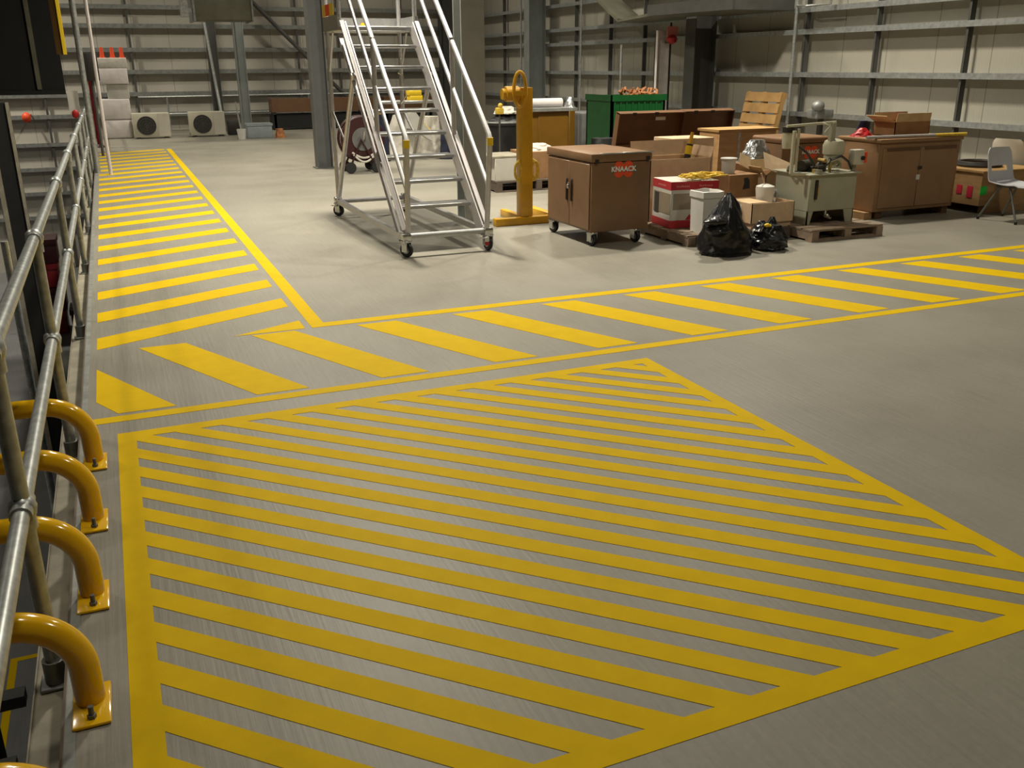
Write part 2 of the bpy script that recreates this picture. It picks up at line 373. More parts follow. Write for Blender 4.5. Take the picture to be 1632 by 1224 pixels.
# ------------------------------------------------------------------ painted floor markings
def clip(poly, axis, val, keep_gt):
    out = []
    for i in range(len(poly)):
        a, b = poly[i], poly[(i+1) % len(poly)]
        ia = (a[axis] >= val) == keep_gt; ib = (b[axis] >= val) == keep_gt
        if ia: out.append(a)
        if ia != ib:
            t = (val - a[axis]) / (b[axis] - a[axis]); out.append((a[0]+(b[0]-a[0])*t, a[1]+(b[1]-a[1])*t))
    return out
def rect(poly, x0, x1, y0, y1):
    for ax, v, g in ((0, x0, True), (0, x1, False), (1, y0, True), (1, y1, False)):
        if len(poly) < 3: return []
        poly = clip(poly, ax, v, g)
    return poly
def area(p): return abs(sum(p[i][0]*p[(i+1) % len(p)][1] - p[(i+1) % len(p)][0]*p[i][1] for i in range(len(p))))/2 if len(p) > 2 else 0
def slab(mb, p, z=.0015): return mb.prism([(x, y, 0.0) for x, y in p], (0, 0, z))
root = thing('hatched_box_marking', (1.4, 3.3, 0), 'large yellow hatched keep-clear box painted on the floor in the foreground', 'floor marking')
b = MB()
slab(b, [(-.176, 1.744), (-.087, 1.744), (-.087, 4.865), (-.176, 4.865)])
slab(b, [(-.087, 4.775), (2.92, 4.775), (2.92, 4.865), (-.087, 4.865)])
slab(b, [(2.92, 1.744), (3.008, 1.744), (3.008, 4.865), (2.92, 4.865)])
slab(b, [(-.087, 1.744), (2.92, 1.744), (2.92, 1.83), (-.087, 1.83)])
build('border_line', b, 'paint', root)
for n in range(-15, 14):
    y1 = 4.616 - n*.2352; y0 = y1 - .127; sl = .985
    p = rect([(-.5, y0+.413*sl), (-.5, y1+.413*sl), (3.3, y1-3.387*sl), (3.3, y0-3.387*sl)], -.087, 2.92, 1.83, 4.775)
    if area(p) > .002: build('stripe', slab(MB(), p), 'paint', root)
root = thing('walkway_marking', (4, 5.8, 0), 'yellow striped pedestrian walkway running across the floor to the right', 'floor marking')
build('border_line', slab(MB(), [(-.31, 5.05), (11.4, 5.05), (11.4, 5.142), (-.31, 5.142)]), 'paint', root)
build('border_line', slab(MB(), [(1.27, 6.492), (11.4, 6.492), (11.4, 6.605), (1.27, 6.605)]), 'paint', root)
for n in range(-1, 15):
    x = -.019 + n*.748; dx = .6; yt = 6.47 if n < 2 else 6.435
    p = rect([(x, yt), (x+.305, yt), (x+.305+dx, 5.185), (x+dx, 5.185)], -.28, 11.4, 5, 7)
    if n == -1: p = rect(p, -.28, 2, 5.185, 7); p = [q for q in p if not (q[0] < -.27 and q[1] < 5.3)] if len(p) > 4 else p
    if area(p) > .004: build('stripe', slab(MB(), p), 'paint', root)
root = thing('walkway_marking', (.5, 15, 0), 'yellow striped walkway running away beside the guard rail on the left', 'floor marking')
build('border_line', slab(MB(), [(1.165, 6.492), (1.27, 6.492), (1.27, 23.5), (1.165, 23.5)]), 'paint', root)
for n in range(-1, 22):
    y = 6.54 + n*.765
    p = rect([(-.28, y), (1.115, y+.66), (1.115, y+.965), (-.28, y+.30)], -.28, 1.115, 6.5, 23.5)
    if area(p) > .004: build('stripe', slab(MB(), p), 'paint', root)

# ------------------------------------------------------------------ guard rail and hoops
gr = thing('guard_rail', (-.405, 15, -.125), 'galvanised tubular guard rail along the open floor edge on the left', 'guard rail')
build('top_rail', MB().tube([(-.405, -1, 1.03), (-.405, 29.9, 1.03)], .026, 12), 'galvp', gr)
build('mid_rail', MB().tube([(-.405, -1, .52), (-.405, 29.9, .52)], .026, 12), 'galvp', gr)
for y in (.8, 2.93, 4.95, 7.4, 9.9, 12.4, 14.9, 17.4, 19.9, 22.4, 24.9, 27.4, 29.9):
    p = build('post', MB().tube([(-.405, y, -.118), (-.405, y, 1.03)], .026, 12), 'galvp', gr)
    for z in (.52, 1.03):
        f = MB()
        f.ball((-.405, y, z), .043, (1, 1.15, 1.1), 2).cyl((-.405, y, z-.07), (-.405, y, z-.02), .034, n=14)
        f.cyl((-.405, y-.07, z), (-.405, y+.07, z), .033, n=14)
        build('rail_fitting', f, 'galvp', p)
    build('foot_flange', MB().rbox(-.455, y-.05, -.125, -.365, y+.05, -.112, .004, 1).cyl((-.405, y, -.112), (-.405, y, -.03), .036, n=14), 'galvd', p)
fr = thing('guard_rail', (5, 30, 0), 'thin two-bar guard rail standing in front of the far wall', 'guard rail')
build('top_rail', MB().tube([(.9, 30.2, .99), (10.2, 30.2, .99)], .026, 8), 'galvp', fr)
build('mid_rail', MB().tube([(.9, 30.2, .5), (10.2, 30.2, .5)], .026, 8), 'galvp', fr)
for x in (1.7, 3.8, 5.9, 8.0, 10.1):
    build('post', MB().tube([(x, 30.2, 0), (x, 30.2, .99)], .026, 8), 'galvp', fr)
hn = ['nearest yellow hoop barrier, only its top showing at the bottom edge', 'second yellow hoop barrier counted from the viewer, bolted plate fully visible',
      'middle yellow hoop barrier of the five along the rail', 'fourth yellow hoop barrier counted from the viewer', 'farthest yellow hoop barrier, beside the walkway line']
def hoop():
    r = thing('hoop_barrier', (0, 0, 0), hn[0], 'barrier', 'yellow hoop barriers along the floor edge')
    R_ = .19; pts = [(0, 0, .008), (0, 0, .06)]
    for i in range(1, 15):
        a = i/14*PI/2; pts.append((-R_*(1-math.cos(a)), 0, .115 + R_*math.sin(a)))
    pts += [(-.26, 0, .308), (-.315, 0, .310)]
    build('pipe', MB().tube(pts, .043, 20), 'ygloss', r)
    build('base_plate', MB().rbox(-.05, -.13, 0, .057, .075, .012, .006, 2), 'ygloss', r)
    for y in (-.095, ):
        build('bolt', MB().cyl((.005, y, .012), (.005, y, .024), .013, n=6).cyl((.005, y, .012), (.005, y, .052), .008, n=10), 'genset', r)
    return r
h0 = hoop()
for i, y in enumerate((1.95, 2.6, 3.245, 3.875, 4.535)):
    if i == 0: h0.location = (-.283, y, 0)
    else: dup(h0, (-.283, y, 0), None, hn[i])

# ------------------------------------------------------------------ things in the open void to the left
r = thing('hanging_screen', (-3.5, 24, 1.3), 'large black steel screen hanging over the open void at top left', 'screen')
build('panel', MB().box(-9, 24, 1.33, -.80, 24.12, 9), 'black', r)
build('rib', MB().box(-1.36, 23.93, 1.36, -1.27, 24, 9), 'duct', r)
build('bottom_rail', MB().box(-9, 23.92, 1.25, -.80, 24.12, 1.34), 'black', r)
r = thing('hoist_leg', (-.62, 20, 2.05), 'yellow steel hoist leg hanging at top left', 'hoist')
build('web', MB().box(-.715, 20, 2.05, -.60, 20.1, 9), 'orange', r)
build('flange', MB().box(-.60, 19.93, 2.05, -.545, 20.17, 9), 'ylabel', r)
r = thing('void_column', (-1.4, 15, -4), 'dark column with two pale edges standing in the void on the left', 'column')
build('shaft', MB().box(-1.52, 15, -4, -1.27, 15.3, 1.36), 'black', r)
build('edge_strip', MB().box(-1.29, 14.97, -4, -1.25, 15.0, 1.36), 'ledge', r)
build('edge_strip', MB().box(-1.56, 14.97, -4, -1.50, 15.0, 1.36), 'ledge', r)
r = thing('void_column', (-.95, 8.5, -4), 'slim grey tube post standing in the void behind the rail', 'post')
build('shaft', MB().tube([(-.93, 8.6, -4), (-.93, 8.6, .45)], .03), 'galvp', r)
build('shoe', MB().rbox(-1.0, 8.53, -4, -.86, 8.67, -3.95, .01), 'galvd', r)
tag(build('upright_pole', MB().tube([(-.083, 18.2, 0.0), (-.083, 18.2, 6)], .03, 10), 'whitew'), 'tall thin white pole standing at the left end of the striped walkway', 'pole')
tag(build('upright_pole', MB().tube([(-.30, 18.6, 0), (-.30, 18.6, 6)], .05, 10), 'galvp'), 'tall grey pole beside the yellow hoist leg', 'pole')
r = thing('fire_hose_pipe', (-.26, 24.7, 0), 'dark red standpipe beside the far end of the guard rail', 'pipe')
build('pipe', MB().tube([(-.26, 24.7, .08), (-.26, 24.7, 1.72)], .055, 10), 'redm', r)
build('foot', MB().lathe((-.26, 24.7, 0), [(.12, 0), (.1, .03), (.06, .08)], 12), 'redd', r)
build('cap', MB().lathe((-.26, 24.7, 1.72), [(.065, 0), (.075, .05), (.03, .1)], 12), 'white', r)
r = thing('control_box', (-.18, 22.2, 0), 'black control box on a stand beside the tall white pole', 'control box')
build('box', MB().rbox(-.31, 22.1, 1.55, -.04, 22.3, 2.1, .02), 'inkb', r)
build('stand', MB().tube([(-.2, 22.2, 0), (-.2, 22.2, 1.56)], .03, 8), 'steeldk', r)
r = thing('notice_sign', (-.55, 19, .95), 'white notice sign with a red mark beside the guard rail', 'sign')
build('board', MB().box(-.62, 19, 1.05, -.44, 19.02, 1.42), 'white', r)
build('red_mark', MB().ball((-.53, 18.98, 1.02), .07, (.9, .3, 1.1), 2), 'red', r)
tag(build('red_glint', MB().ball((-2.03, 28.9, .55), .12, (1, 1, 1.2), 2).cyl((-2.03, 28.9, .55), (-2.03, 30.8, .55), .02), 'redo'), 'red glint of a lamp, modelled as a ball before the far lower wall', 'glint')  # red ball on a rod stands in for a lamp's reflection
for i, (x, z, l) in enumerate(((-1.05, -4, 'red crate standing alone on the lower floor nearest the rail'), (-1.95, -4, 'red crate at the bottom of the stack on the lower floor'), (-1.9, -3.45, 'red crate second from the bottom on the lower floor'), (-1.97, -2.9, 'red crate third from the bottom on the lower floor'), (-1.92, -2.35, 'red crate on top of the stack on the lower floor'))):
    o = build('crate', MB().rbox(x-.35, 22.8, z, x+.45, 23.6, z+.5, .02).box(x-.37, 22.78, z+.42, x+.47, 23.62, z+.54), 'redm' if i % 2 else 'redd')
    tag(o, l, 'crate', 'red crates on the lower floor')
tag(build('sack', MB().ball((-1.38, 19.2, -3.72), .28, (.8, 1, 1), 3), 'white'), 'white sack on the lower floor glimpsed past the rail posts', 'sack')
r = thing('storage_frame', (-1.6, 4.5, -4), 'black steel storage frame below the floor edge at bottom left', 'rack')
for y in (4.98, 4.38):
    build('beam', MB().box(-2.6, y-.04, -1.55, -.86, y+.06, -1.48), 'steeldk', r)
build('upright', MB().box(-1.10, 4.98-.05, -4, -1.02, 4.98+.04, -.9), 'black', r)
lf = thing('floor_line_marking', (-1.6, 9, -4), 'yellow line on the lower floor at bottom left', 'floor marking')
build('line', MB().box(-1.69, 7, -4, -1.62, 9.45, -3.997).box(-1.62, 9.38, -4, -1.1, 9.45, -3.997), 'paint', lf)

# ------------------------------------------------------------------ caster helper
def caster(parent, x, y, rw, top, w=.035, ang=0.0, fork='chrome', name='caster'):
    X = Tr(x, y, 0, ang)
    f = MB()
    f.box(-.028-w/2, -.03, rw-.015, -.022-w/2+.002, .03, top-.02, X).box(.022+w/2-.002, -.03, rw-.015, .028+w/2, .03, top-.02, X)
    f.rbox(-.045, -.045, top-.025, .045, .045, top, .006, 1, X).cyl(X @ Vector((-.03-w/2, 0, rw)), X @ Vector((.03+w/2, 0, rw)), .008, n=8)
    fo = build(name, f, fork, parent)
    wm = MB().lathe((0, 0, rw), [(rw*.55, -w/2), (rw*.92, -w/2), (rw, -w/4), (rw, w/4), (rw*.92, w/2), (rw*.55, w/2)], 24, 'x').xf(X)
    build('wheel', wm, 'rubber', fo)
    build('hub', MB().cyl(X @ Vector((-w*.55, 0, rw)), X @ Vector((w*.55, 0, rw)), rw*.5, n=14), 'alum', fo)
    return fo

# ------------------------------------------------------------------ aluminium platform steps
st = thing('platform_steps', (3.0, 10.1, 0), 'tall aluminium mobile platform steps with handrails on black casters', 'steps')
XL, XR = 2.55, 3.43
def sy(z): return 8.80 + (z-.2)*2.12/2.02
for x in (XL, XR): build('base_rail', MB().bar((x, 8.76, .19), (x, 11.62, .19), .05, .06), 'alu', st)
build('front_bar', MB().tube([(XL, 8.74, .2), (XR, 8.74, .2)], .03, 14), 'alum', st)
build('rear_bar', MB().tube([(XL, 11.62, .19), (XR, 11.62, .19)], .028, 12), 'alu', st)
for x, s in ((XL+.045, 1), (XR-.045, -1)):
    a = Vector((x, sy(.2), .2)); b_ = Vector((x, sy(2.22), 2.22))
    m_ = MB().bar(a, b_, .012, .165).bar(a+Vector((-s*.02, -.028, .03))*2.2, b_+Vector((-s*.02, -.028, .03))*2.2, .045, .01).bar(a-Vector((s*.02, -.028, .03))*2.2, b_-Vector((s*.02, -.028, .03))*2.2, .045, .01)
    build('stringer', m_, 'aluf', st)
for z in (.455, .68, .905, 1.13, 1.355, 1.58, 1.805, 2.03):
    y = sy(z)
    t = MB().rbox(XL+.06, y-.02, z-.035, XR-.06, y+.2, z, .006, 1)
    for q in range(6): t.box(XL+.07, y-.012+q*.036, z, XR-.07, y-.002+q*.036, z+.004)
    build('tread', t, 'alum', st)
build('platform_deck', MB().rbox(XL-.02, 10.92, 2.18, XR+.02, 11.64, 2.235, .008, 1), 'alum', st)
sp = build('toe_board', MB().box(XL-.035, 10.9, 2.19, XL-.02, 11.66, 2.35).box(XR+.02, 10.9, 2.19, XR+.035, 11.66, 2.35).box(XL-.035, 11.66, 2.19, XR+.035, 11.672, 2.35), 'alum', st)
build('warning_label', MB().box(XL-.04, 11.06, 2.355, XL-.035, 11.64, 2.48), 'ylabel', sp, 'yellow and orange warning label')
build('warning_band', MB().box(XL-.042, 11.26, 2.355, XL-.04, 11.46, 2.48), 'redo', sp, 'orange band of the warning label')
build('sticker', MB().cyl((3.0, 11.655, 2.27), (3.0, 11.65, 2.27), .03, n=16), 'ylabel', sp, 'round yellow sticker')
for x in (XL-.005, XR+.005):
    build('rear_post', MB().tube([(x, 11.6, .2), (x, 11.6, 3.35)], .026, 12), 'alu', st)
    build('platform_post', MB().tube([(x, 10.95, 2.2), (x, 10.95, 3.35)], .026, 12), 'alu', st)
    o = .04 if x < 3 else -.02
    q = .04 if x < 3 else -.03
    fp = build('front_post', MB().tube([(x+o, 8.72+q*.3, .19), (x+o, 8.61+q, 1.13)], .027, 12), 'alu', st)
    build('yellow_sleeve', MB().tube([(x+o, 8.613+q, 1.06), (x+o, 8.61+q, 1.135)], .0305, 12), 'ylabel', fp, 'yellow plastic sleeve')
    build('handrail', MB().tube([(x+o, 8.61+q, 1.12), (x+o, 8.64+q, 1.165), (x+o, 10.95, 3.18+q*-.5), (x+o, 11.6, 3.3)], .025, 12), 'alu', st)
    build('mid_rail', MB().tube([(x+o, 8.69+q, .67), (x+o, 10.93, 2.80)], .021, 10), 'alu', st)
    build('mid_post', MB().tube([(x+o, 9.66+q, 1.03), (x+o, 9.66+q, 2.08)], .026, 12), 'alu', st)
    build('rear_strut', MB().tube([(x, 10.42, 1.72), (x, 11.6, .2)], .028, 12), 'alu', st)
    build('strut_tie', MB().tube([(x, 11.6, 1.28), (x, 11.02, .95)], .014, 8), 'alu', st)
    build('platform_knee', MB().tube([(x, 11.58, 1.75), (x, 11.3, 2.18)], .014, 8), 'alu', st)
build('release_lever', MB().tube([(XR-.06, 11.5, 1.72), (XR-.02, 11.45, 1.7), (XR+.01, 11.45, 1.45), (XR-.04, 11.5, 1.36)], .01, 8), 'chrome', st)
cs = [caster(st, XL+.01, 8.72, .072, .17, ang=.7), caster(st, XR, 8.72, .072, .17, ang=.2), caster(st, XL, 11.66, .072, .17, ang=.9), caster(st, XR, 11.66, .072, .17, ang=.3)]
for c_, (x, y) in zip(cs, ((XL+.01, 8.72), (XR, 8.72), (XL, 11.66), (XR, 11.66))):
    build('clamp', MB().rbox(x-.045, y-.045, .165, x+.045, y+.05, .235, .012, 2), 'chrome', c_)
    build('brake_pedal', MB().bar((x-.02, y-.05, .13), (x-.1, y-.06, .145), .03, .008), 'chrome', c_)
build('tag', MB().rbox(XR-.06, 8.64, .10, XR-.015, 8.655, .15, .004, 1), 'white', cs[1], 'white and red tag')
build('tag', MB().rbox(XR-.06, 8.638, .065, XR-.015, 8.653, .10, .004, 1), 'red', cs[1], 'red half of the tag')

# ------------------------------------------------------------------ yellow lifting mast
ms = thing('lifting_mast', (4.45, 10.12, 0), 'yellow lifting mast with an eye ring on a floor base', 'lifting frame')
build('post', MB().rbox(4.375, 10.02, .09, 4.525, 10.17, 1.56, .008, 2), 'ymach', ms)
build('base_bar', MB().rbox(4.04, 10.0, .0, 4.9, 10.1, .09, .008, 2), 'ymach', ms)
build('base_bar', MB().rbox(4.40, 10.1, .0, 4.48, 10.75, .09, .008, 2), 'ymach', ms)
build('base_bar', MB().rbox(4.80, 10.1, .0, 4.90, 11.1, .09, .008, 2), 'ymach', ms)
build('hub', MB().cyl((4.21, 10.1, 1.49), (4.37, 10.1, 1.49), .085, n=24).cyl((4.17, 10.1, 1.49), (4.21, 10.1, 1.49), .06, n=20), 'ymach', ms)
ep = MB()
pts = []
for i in range(32):
    a = 2*PI*i/32; pts.append((.072*math.cos(a)*(1 if math.sin(a) < 0 else .92), 0, 1.54 + .19*math.sin(a)))
ep.tube(pts, .02, 8, closed=True)
ep.bar((-.07, 0, 1.50), (.07, 0, 1.50), .04, .05)
ep.xf(Tr(4.345, 9.985, 0, -.35))
build('lifting_eye', ep, 'ymach', ms)
cp = MB()
for s in (-1, 1):
    for q in range(3):
        cp.torus((4.45+s*(.09+.012*q), 10.05-.01*q, .63), .12-.01*q, .012, 'y', 22, 6, sc=(.42, 1))
tag(build('strap', cp, 'rope'), 'yellow lifting strap looped round the yellow mast', 'strap')

# ------------------------------------------------------------------ chest logo
def logo(parent, X, w):
    d = MB(); r_ = w*.195
    for sx in (-1, 1):
        for sz in (-1, 1): d.cyl((sx*w*.205, sz*w*.115, 0), (sx*w*.205, sz*w*.115, .002), r_, n=24)
    d.box(-w*.205, -w*.2, 0, w*.205, w*.2, .0021).box(-w*.4, -w*.115, 0, w*.4, w*.115, .0022)
    lg = build('logo', d.xf(X), 'redo', parent, 'orange red logo patch')
    build('lettering_outline', MB().text('KNAACK', w*.262, X @ Matrix.Translation((w*.016, -w*.016, .0032)), .0005, w*.017), 'inkb', lg)  # printed black outline behind the white letters
    build('lettering', MB().text('KNAACK', w*.262, X @ Matrix.Translation((0, 0, .0045)), .0007, w*.011), 'inkw', lg)
FRONT = Matrix.Rotation(PI/2, 4, 'X')      # text plane facing -y

# wheeled tool chest
wc = thing('tool_chest', (4.8, 8.95, 0), 'brown steel tool chest on casters with a red and white logo on its end', 'tool chest')
x0, x1, y0, y1 = 4.46, 5.15, 8.42, 9.47
build('body', MB().rbox(x0, y0, .147, x1, y1, .855, .012, 2), 'brown', wc)
ld = build('lid', MB().rbox(x0-.012, y0-.012, .86, x1+.012, y1+.012, .945, .012, 2), 'brown', wc)
build('edge_strip', MB().rbox(x0+.09, y0-.02, .935, x1+.02, y0-.005, .95, .003, 1), 'chrome', ld, 'bright metal edge strip')
build('hinge', MB().box(x0+.03, y0-.022, .85, x0+.07, y0-.012, .89).box(x1-.06, y0-.022, .86, x1-.02, y0-.012, .90), 'inkb', ld)
ym = 8.90
for a, c_ in ((y0+.03, ym-.004), (ym+.004, y1-.03)):
    d = build('door', MB().rbox(x0-.012, a, .17, x0, c_, .84, .004, 1), 'brown', wc)
    hy = ym - .06 if a < ym-.1 else ym + .05
    build('handle', MB().rbox(x0-.022, hy-.016, .42, x0-.012, hy+.016, .66, .005, 1), 'inkb', d, 'black recessed handle')
    build('handle_bar', MB().rbox(x0-.034, hy-.006, .43, x0-.022, hy+.006, .65, .003, 1), 'brownd', d)
build('padlock', MB().rbox(x0-.05, ym-.035, .555, x0-.024, ym+.0, .60, .004, 1).torus((x0-.036, ym-.017, .605), .014, .004, 'x', 16, 6), 'chrome', wc, 'silver padlock')
logo(wc, Matrix.Translation((4.83, y0-.0, .78)) @ FRONT, .27)
for x, y in ((x0+.05, y0+.06), (x1-.12, y0+.06), (x0+.05, y1-.06), (x1-.08, y1-.06)): caster(wc, x, y, .064, .147, .04, .3)

# ------------------------------------------------------------------ cartons and pallets
def pallet(x, y, w, d, h, label, m='wood', rz=0, n=5, loc=None, rot=None, group='wooden pallets'):
    r = thing('pallet', (0,0,0), label, 'pallet', group)
    bt = .02
    for i in range(n):
        c = -d/2 + d*(i+.5)/n
        build('deck_board', MB().box(-w/2, c-d/n*.42, h-bt, w/2, c+d/n*.42, h), m, r)
    for xx in (-w/2+.05, 0, w/2-.05):
        build('bearer', MB().box(xx-.045, -d/2, bt if h > .1 else 0, xx+.045, d/2, h-bt), m, r)
    if h > .1:
        for c in (-d/2+.05, 0, d/2-.05): build('bottom_board', MB().box(-w/2, c-.05, 0, w/2, c+.05, bt), m, r)
    r.location = loc or (x, y, 0); r.rotation_euler = rot or (0, 0, rz)
    return r
def carton(x, y, z, w, d, h, label, m='card', rz=0, flaps=(), tilt=(0, 0), t=.008, group=None, fm=None):
    """Open-topped carton; flaps = (side, angle from vertical in degrees, length)."""
    r = thing('carton', (0,0,0), label, 'carton', group)
    b = MB().box(-w/2, -d/2, 0, w/2, d/2, t)
    b.box(-w/2, -d/2, 0, w/2, -d/2+t, h).box(-w/2, d/2-t, 0, w/2, d/2, h).box(-w/2, -d/2, 0, -w/2+t, d/2, h).box(w/2-t, -d/2, 0, w/2, d/2, h)
    build('carton_body', b, m, r)
    for s, a, ln in flaps:
        a = math.radians(a)
        dirs = {'f': (0, -1, w), 'b': (0, 1, w), 'l': (-1, 0, d), 'r': (1, 0, d)}[s]
        ox, oy, L_ = dirs
        e = Vector((ox*w/2, oy*d/2, h)); v = Vector((ox*math.sin(a), oy*math.sin(a), math.cos(a)))*ln
        sd = Vector((abs(oy), abs(ox), 0))*(L_/2-.004)
        nrm = v.cross(sd).normalized()*.006
        build('flap', MB().prism([e-sd, e+sd, e+sd*.98+v, e-sd*.98+v], nrm), fm or m, r)
    r.location = (x, y, z); r.rotation_euler = (tilt[0], tilt[1], rz)
    return r
def closed_carton(x, y, z, w, d, h, label, m='card', rz=0, tape=True, name='carton', group=None):
    r = thing(name, (0,0,0), label, 'carton', group)
    build('carton_body', MB().rbox(-w/2, -d/2, 0, w/2, d/2, h, .004, 1), m, r)
    if tape: build('tape', MB().box(-.025, -d/2-.001, h*.72, .025, -d/2, h).box(-.025, -d/2, h, .025, d/2, h+.001), 'cardl', r)
    r.location = (x, y, z); r.rotation_euler = (0, 0, rz)
    return r

pallet(5.76, 8.46, .78, .96, .115, 'brown wooden pallet under the red and white carton', 'wood', group='wooden pallets')
# red and white printed carton
rc = thing('carton', (0,0,0), 'red and white printed carton beside the wheeled tool chest', 'carton')
w, d, h = .56, .46, .50
build('carton_body', MB().rbox(-w/2, -d/2, 0, w/2, d/2, h, .004, 1), 'boxw', rc)
bd = build('top_band', MB().box(-w/2-.002, -d/2-.002, h-.09, w/2+.002, d/2+.002, h-.004), 'boxr', rc, 'red printed band')
pr = MB()
for cx, k_ in ((-.13, 1), (.14, 1)):
    for q in range(8): pr.box(cx-.09+q*.02, -d/2-.004, h-.062, cx-.078+q*.02, -d/2-.002, h-.046+.006*(q in (0, 3)))
for q in range(7): pr.box(-w/2-.004, -.1+q*.028, h-.062, -w/2-.002, -.083+q*.028, h-.046)
build('print_marks', pr, 'boxr2', bd, 'row of small blurred pale print')
build('bottom_band', MB().box(-w/2-.002, -d/2-.002, .004, w/2+.002, d/2+.002, .085), 'boxr', rc, 'red printed band')
build('side_panel', MB().box(-w/2-.003, -d/2+.01, .15, -w/2, d/2-.03, .37), 'boxg', rc, 'tan printed picture panel')
build('picture', MB().rbox(-w/2-.005, .06, .14, -w/2-.002, .17, .36, .001, 1), 'inkb', rc, 'dark picture print')
build('front_panel', MB().box(-w/2+.03, -d/2-.003, .2, w/2-.1, -d/2, .37), 'boxg', rc)
build('red_mark', MB().prism([(-.1, -d/2-.003, .09), (.0, -d/2-.003, .09), (-.05, -d/2-.003, .15)], (0, .003, 0)), 'boxr', rc)
rc.location = (5.735, 8.63, .116); rc.rotation_euler = (0, 0, math.radians(-7))
# white bin
wb = thing('bin', (5.67, 8.13, .116), 'battered white plastic bin in front of the red and white carton', 'bin')
b = MB(); 
for i in range(1):
    prof = [(.0, .0), (.165, .0), (.18, .36), (.196, .37), (.196, .43), (.183, .435), (.17, .42), (.155, .02), (0, .02)]
rings = []
for (rr, zz) in prof:
    ring = []
    for k_ in range(40):
        a = 2*PI*k_/40; s_ = 1/max(abs(math.cos(a)), abs(math.sin(a)))**.75
        x_ = rr*math.cos(a)*s_*.70; y_ = rr*math.sin(a)*s_*.72
        dn = .012*noise.noise(Vector((x_*9, y_*9, zz*9)))
        ring.append(b.bm.verts.new((5.67+x_*(1+dn*4), 8.13+y_*(1+dn*4), .116+zz+dn*.8)))
    rings.append(ring)
for A, B in zip(rings[1:-1], rings[2:-1]):
    for k_ in range(40): b.bm.faces.new((A[k_], A[(k_+1) % 40], B[(k_+1) % 40], B[k_]))
b.bm.faces.new(rings[1][::-1]); b.bm.faces.new(rings[-2])
build('tub', b, 'white', wb)
# rope on the carton
rp = MB()
for q in range(16):
    pts = []; ph = random.random()*6; yy = 8.45+random.uniform(-.05, .13); zz = .640+random.uniform(0, .035)
    for i in range(26):
        u = i/25; x = 5.60 + u*.50 + .015*math.sin(9*u+ph)
        pts.append((x, yy + .05*math.sin(6*u+ph) + .02*math.sin(17*u+q), zz + .024*math.sin(PI*u)**.5*math.sin(5*u+ph*1.7)**2))
    rp.tube(pts, .0075, 6)
for q in range(3): rp.torus((5.72+.012*q, 8.49, .66), .05, .008, 'x', 18, 6, sc=(1.6, .55))
tag(build('rope_hank', rp, 'rope'), 'hank of yellow rope lying on the red and white carton', 'rope')
# black bags
def bag_mesh(cx, cy, rx, ry, h, prof, seed, n=72, m=46, z0=.0):
    b = MB(); rings = []
    for j in range(m+1):
        v = j/m; rr = prof(v); ring = []
        for k_ in range(n):
            a = 2*PI*k_/n; ca, sa = math.cos(a), math.sin(a)
            f1 = noise.noise(Vector((ca*2+seed, sa*2, v*3)))*.20
            f2 = noise.ridged_multi_fractal(Vector((ca*3.2+seed, sa*3.2, v*4+seed)), 1, 2, 4, 1, 2)*.055
            q = rr*(1+f1+f2-.08)
            ring.append(b.bm.verts.new((cx+rx*q*ca, cy+ry*q*sa, z0+max(.0, h*v*(1+.05*f1)-.02*(1-v)*f2))))
        rings.append(ring)
    for A, B in zip(rings, rings[1:]):
        for k_ in range(n): b.bm.faces.new((A[k_], A[(k_+1) % n], B[(k_+1) % n], B[k_]))
    b.bm.faces.new(rings[0][::-1]); b.bm.faces.new(rings[-1]); return b
bb = thing('rubbish_bag', (5.5, 7.55, 0), 'large black rubbish bag with a tall gathered neck', 'rubbish bag', 'black rubbish bags')
bm1 = bag_mesh(5.51, 7.56, .265, .22, .60, lambda v: (1.02 if v < .05 else 1.08) * (1-.45*v) if v < .45 else max(.10, (1.08*(1-.45*.45))*(1-(v-.45)/.55)**.8*.92+.06), 3.1)
for v in bm1.bm.verts: v.co.x += .05*max(0, v.co.z-.15) + .22*max(0, .25-v.co.z)*(1 if v.co.x > 5.55 else 0)
build('sack', bm1, 'bag', bb)
build('knot', bag_mesh(5.33, 7.46, .1, .07, .1, lambda v: .35+1.0*math.sin(PI*min(1, v*.9+.08)), 9.2, 36, 18, .30), 'bag', bb)
build('knot', bag_mesh(5.36, 7.45, .1, .08, .13, lambda v: .35+1.0*math.sin(PI*min(1, v*.9+.08)), 4.6, 36, 18, .2), 'bag', bb)
sb = thing('rubbish_bag', (6.03, 7.56, 0), 'smaller black rubbish bag open at the top', 'rubbish bag', 'black rubbish bags')
build('sack', bag_mesh(6.06, 7.57, .175, .18, .25, lambda v: .95 if v < .1 else (1.12 if v < .5 else 1.12-.9*(v-.5)), 6.4), 'bag', sb)
build('open_rim', bag_mesh(6.12, 7.6, .085, .08, .12, lambda v: 1-.75*v, 8.9, 40, 20, .2), 'bag', sb)
build('open_rim', bag_mesh(5.95, 7.55, .1, .09, .10, lambda v: 1-.7*v, 2.3, 40, 20, .2), 'bag', sb)
build('yellow_scrap', MB().ball((5.96, 7.47, .262), .025, (1.4, .8, .8), 2).ball((6.0, 7.48, .252), .017, (1.2, 1, .8), 2), 'ylabel', sb, 'yellow scrap inside')

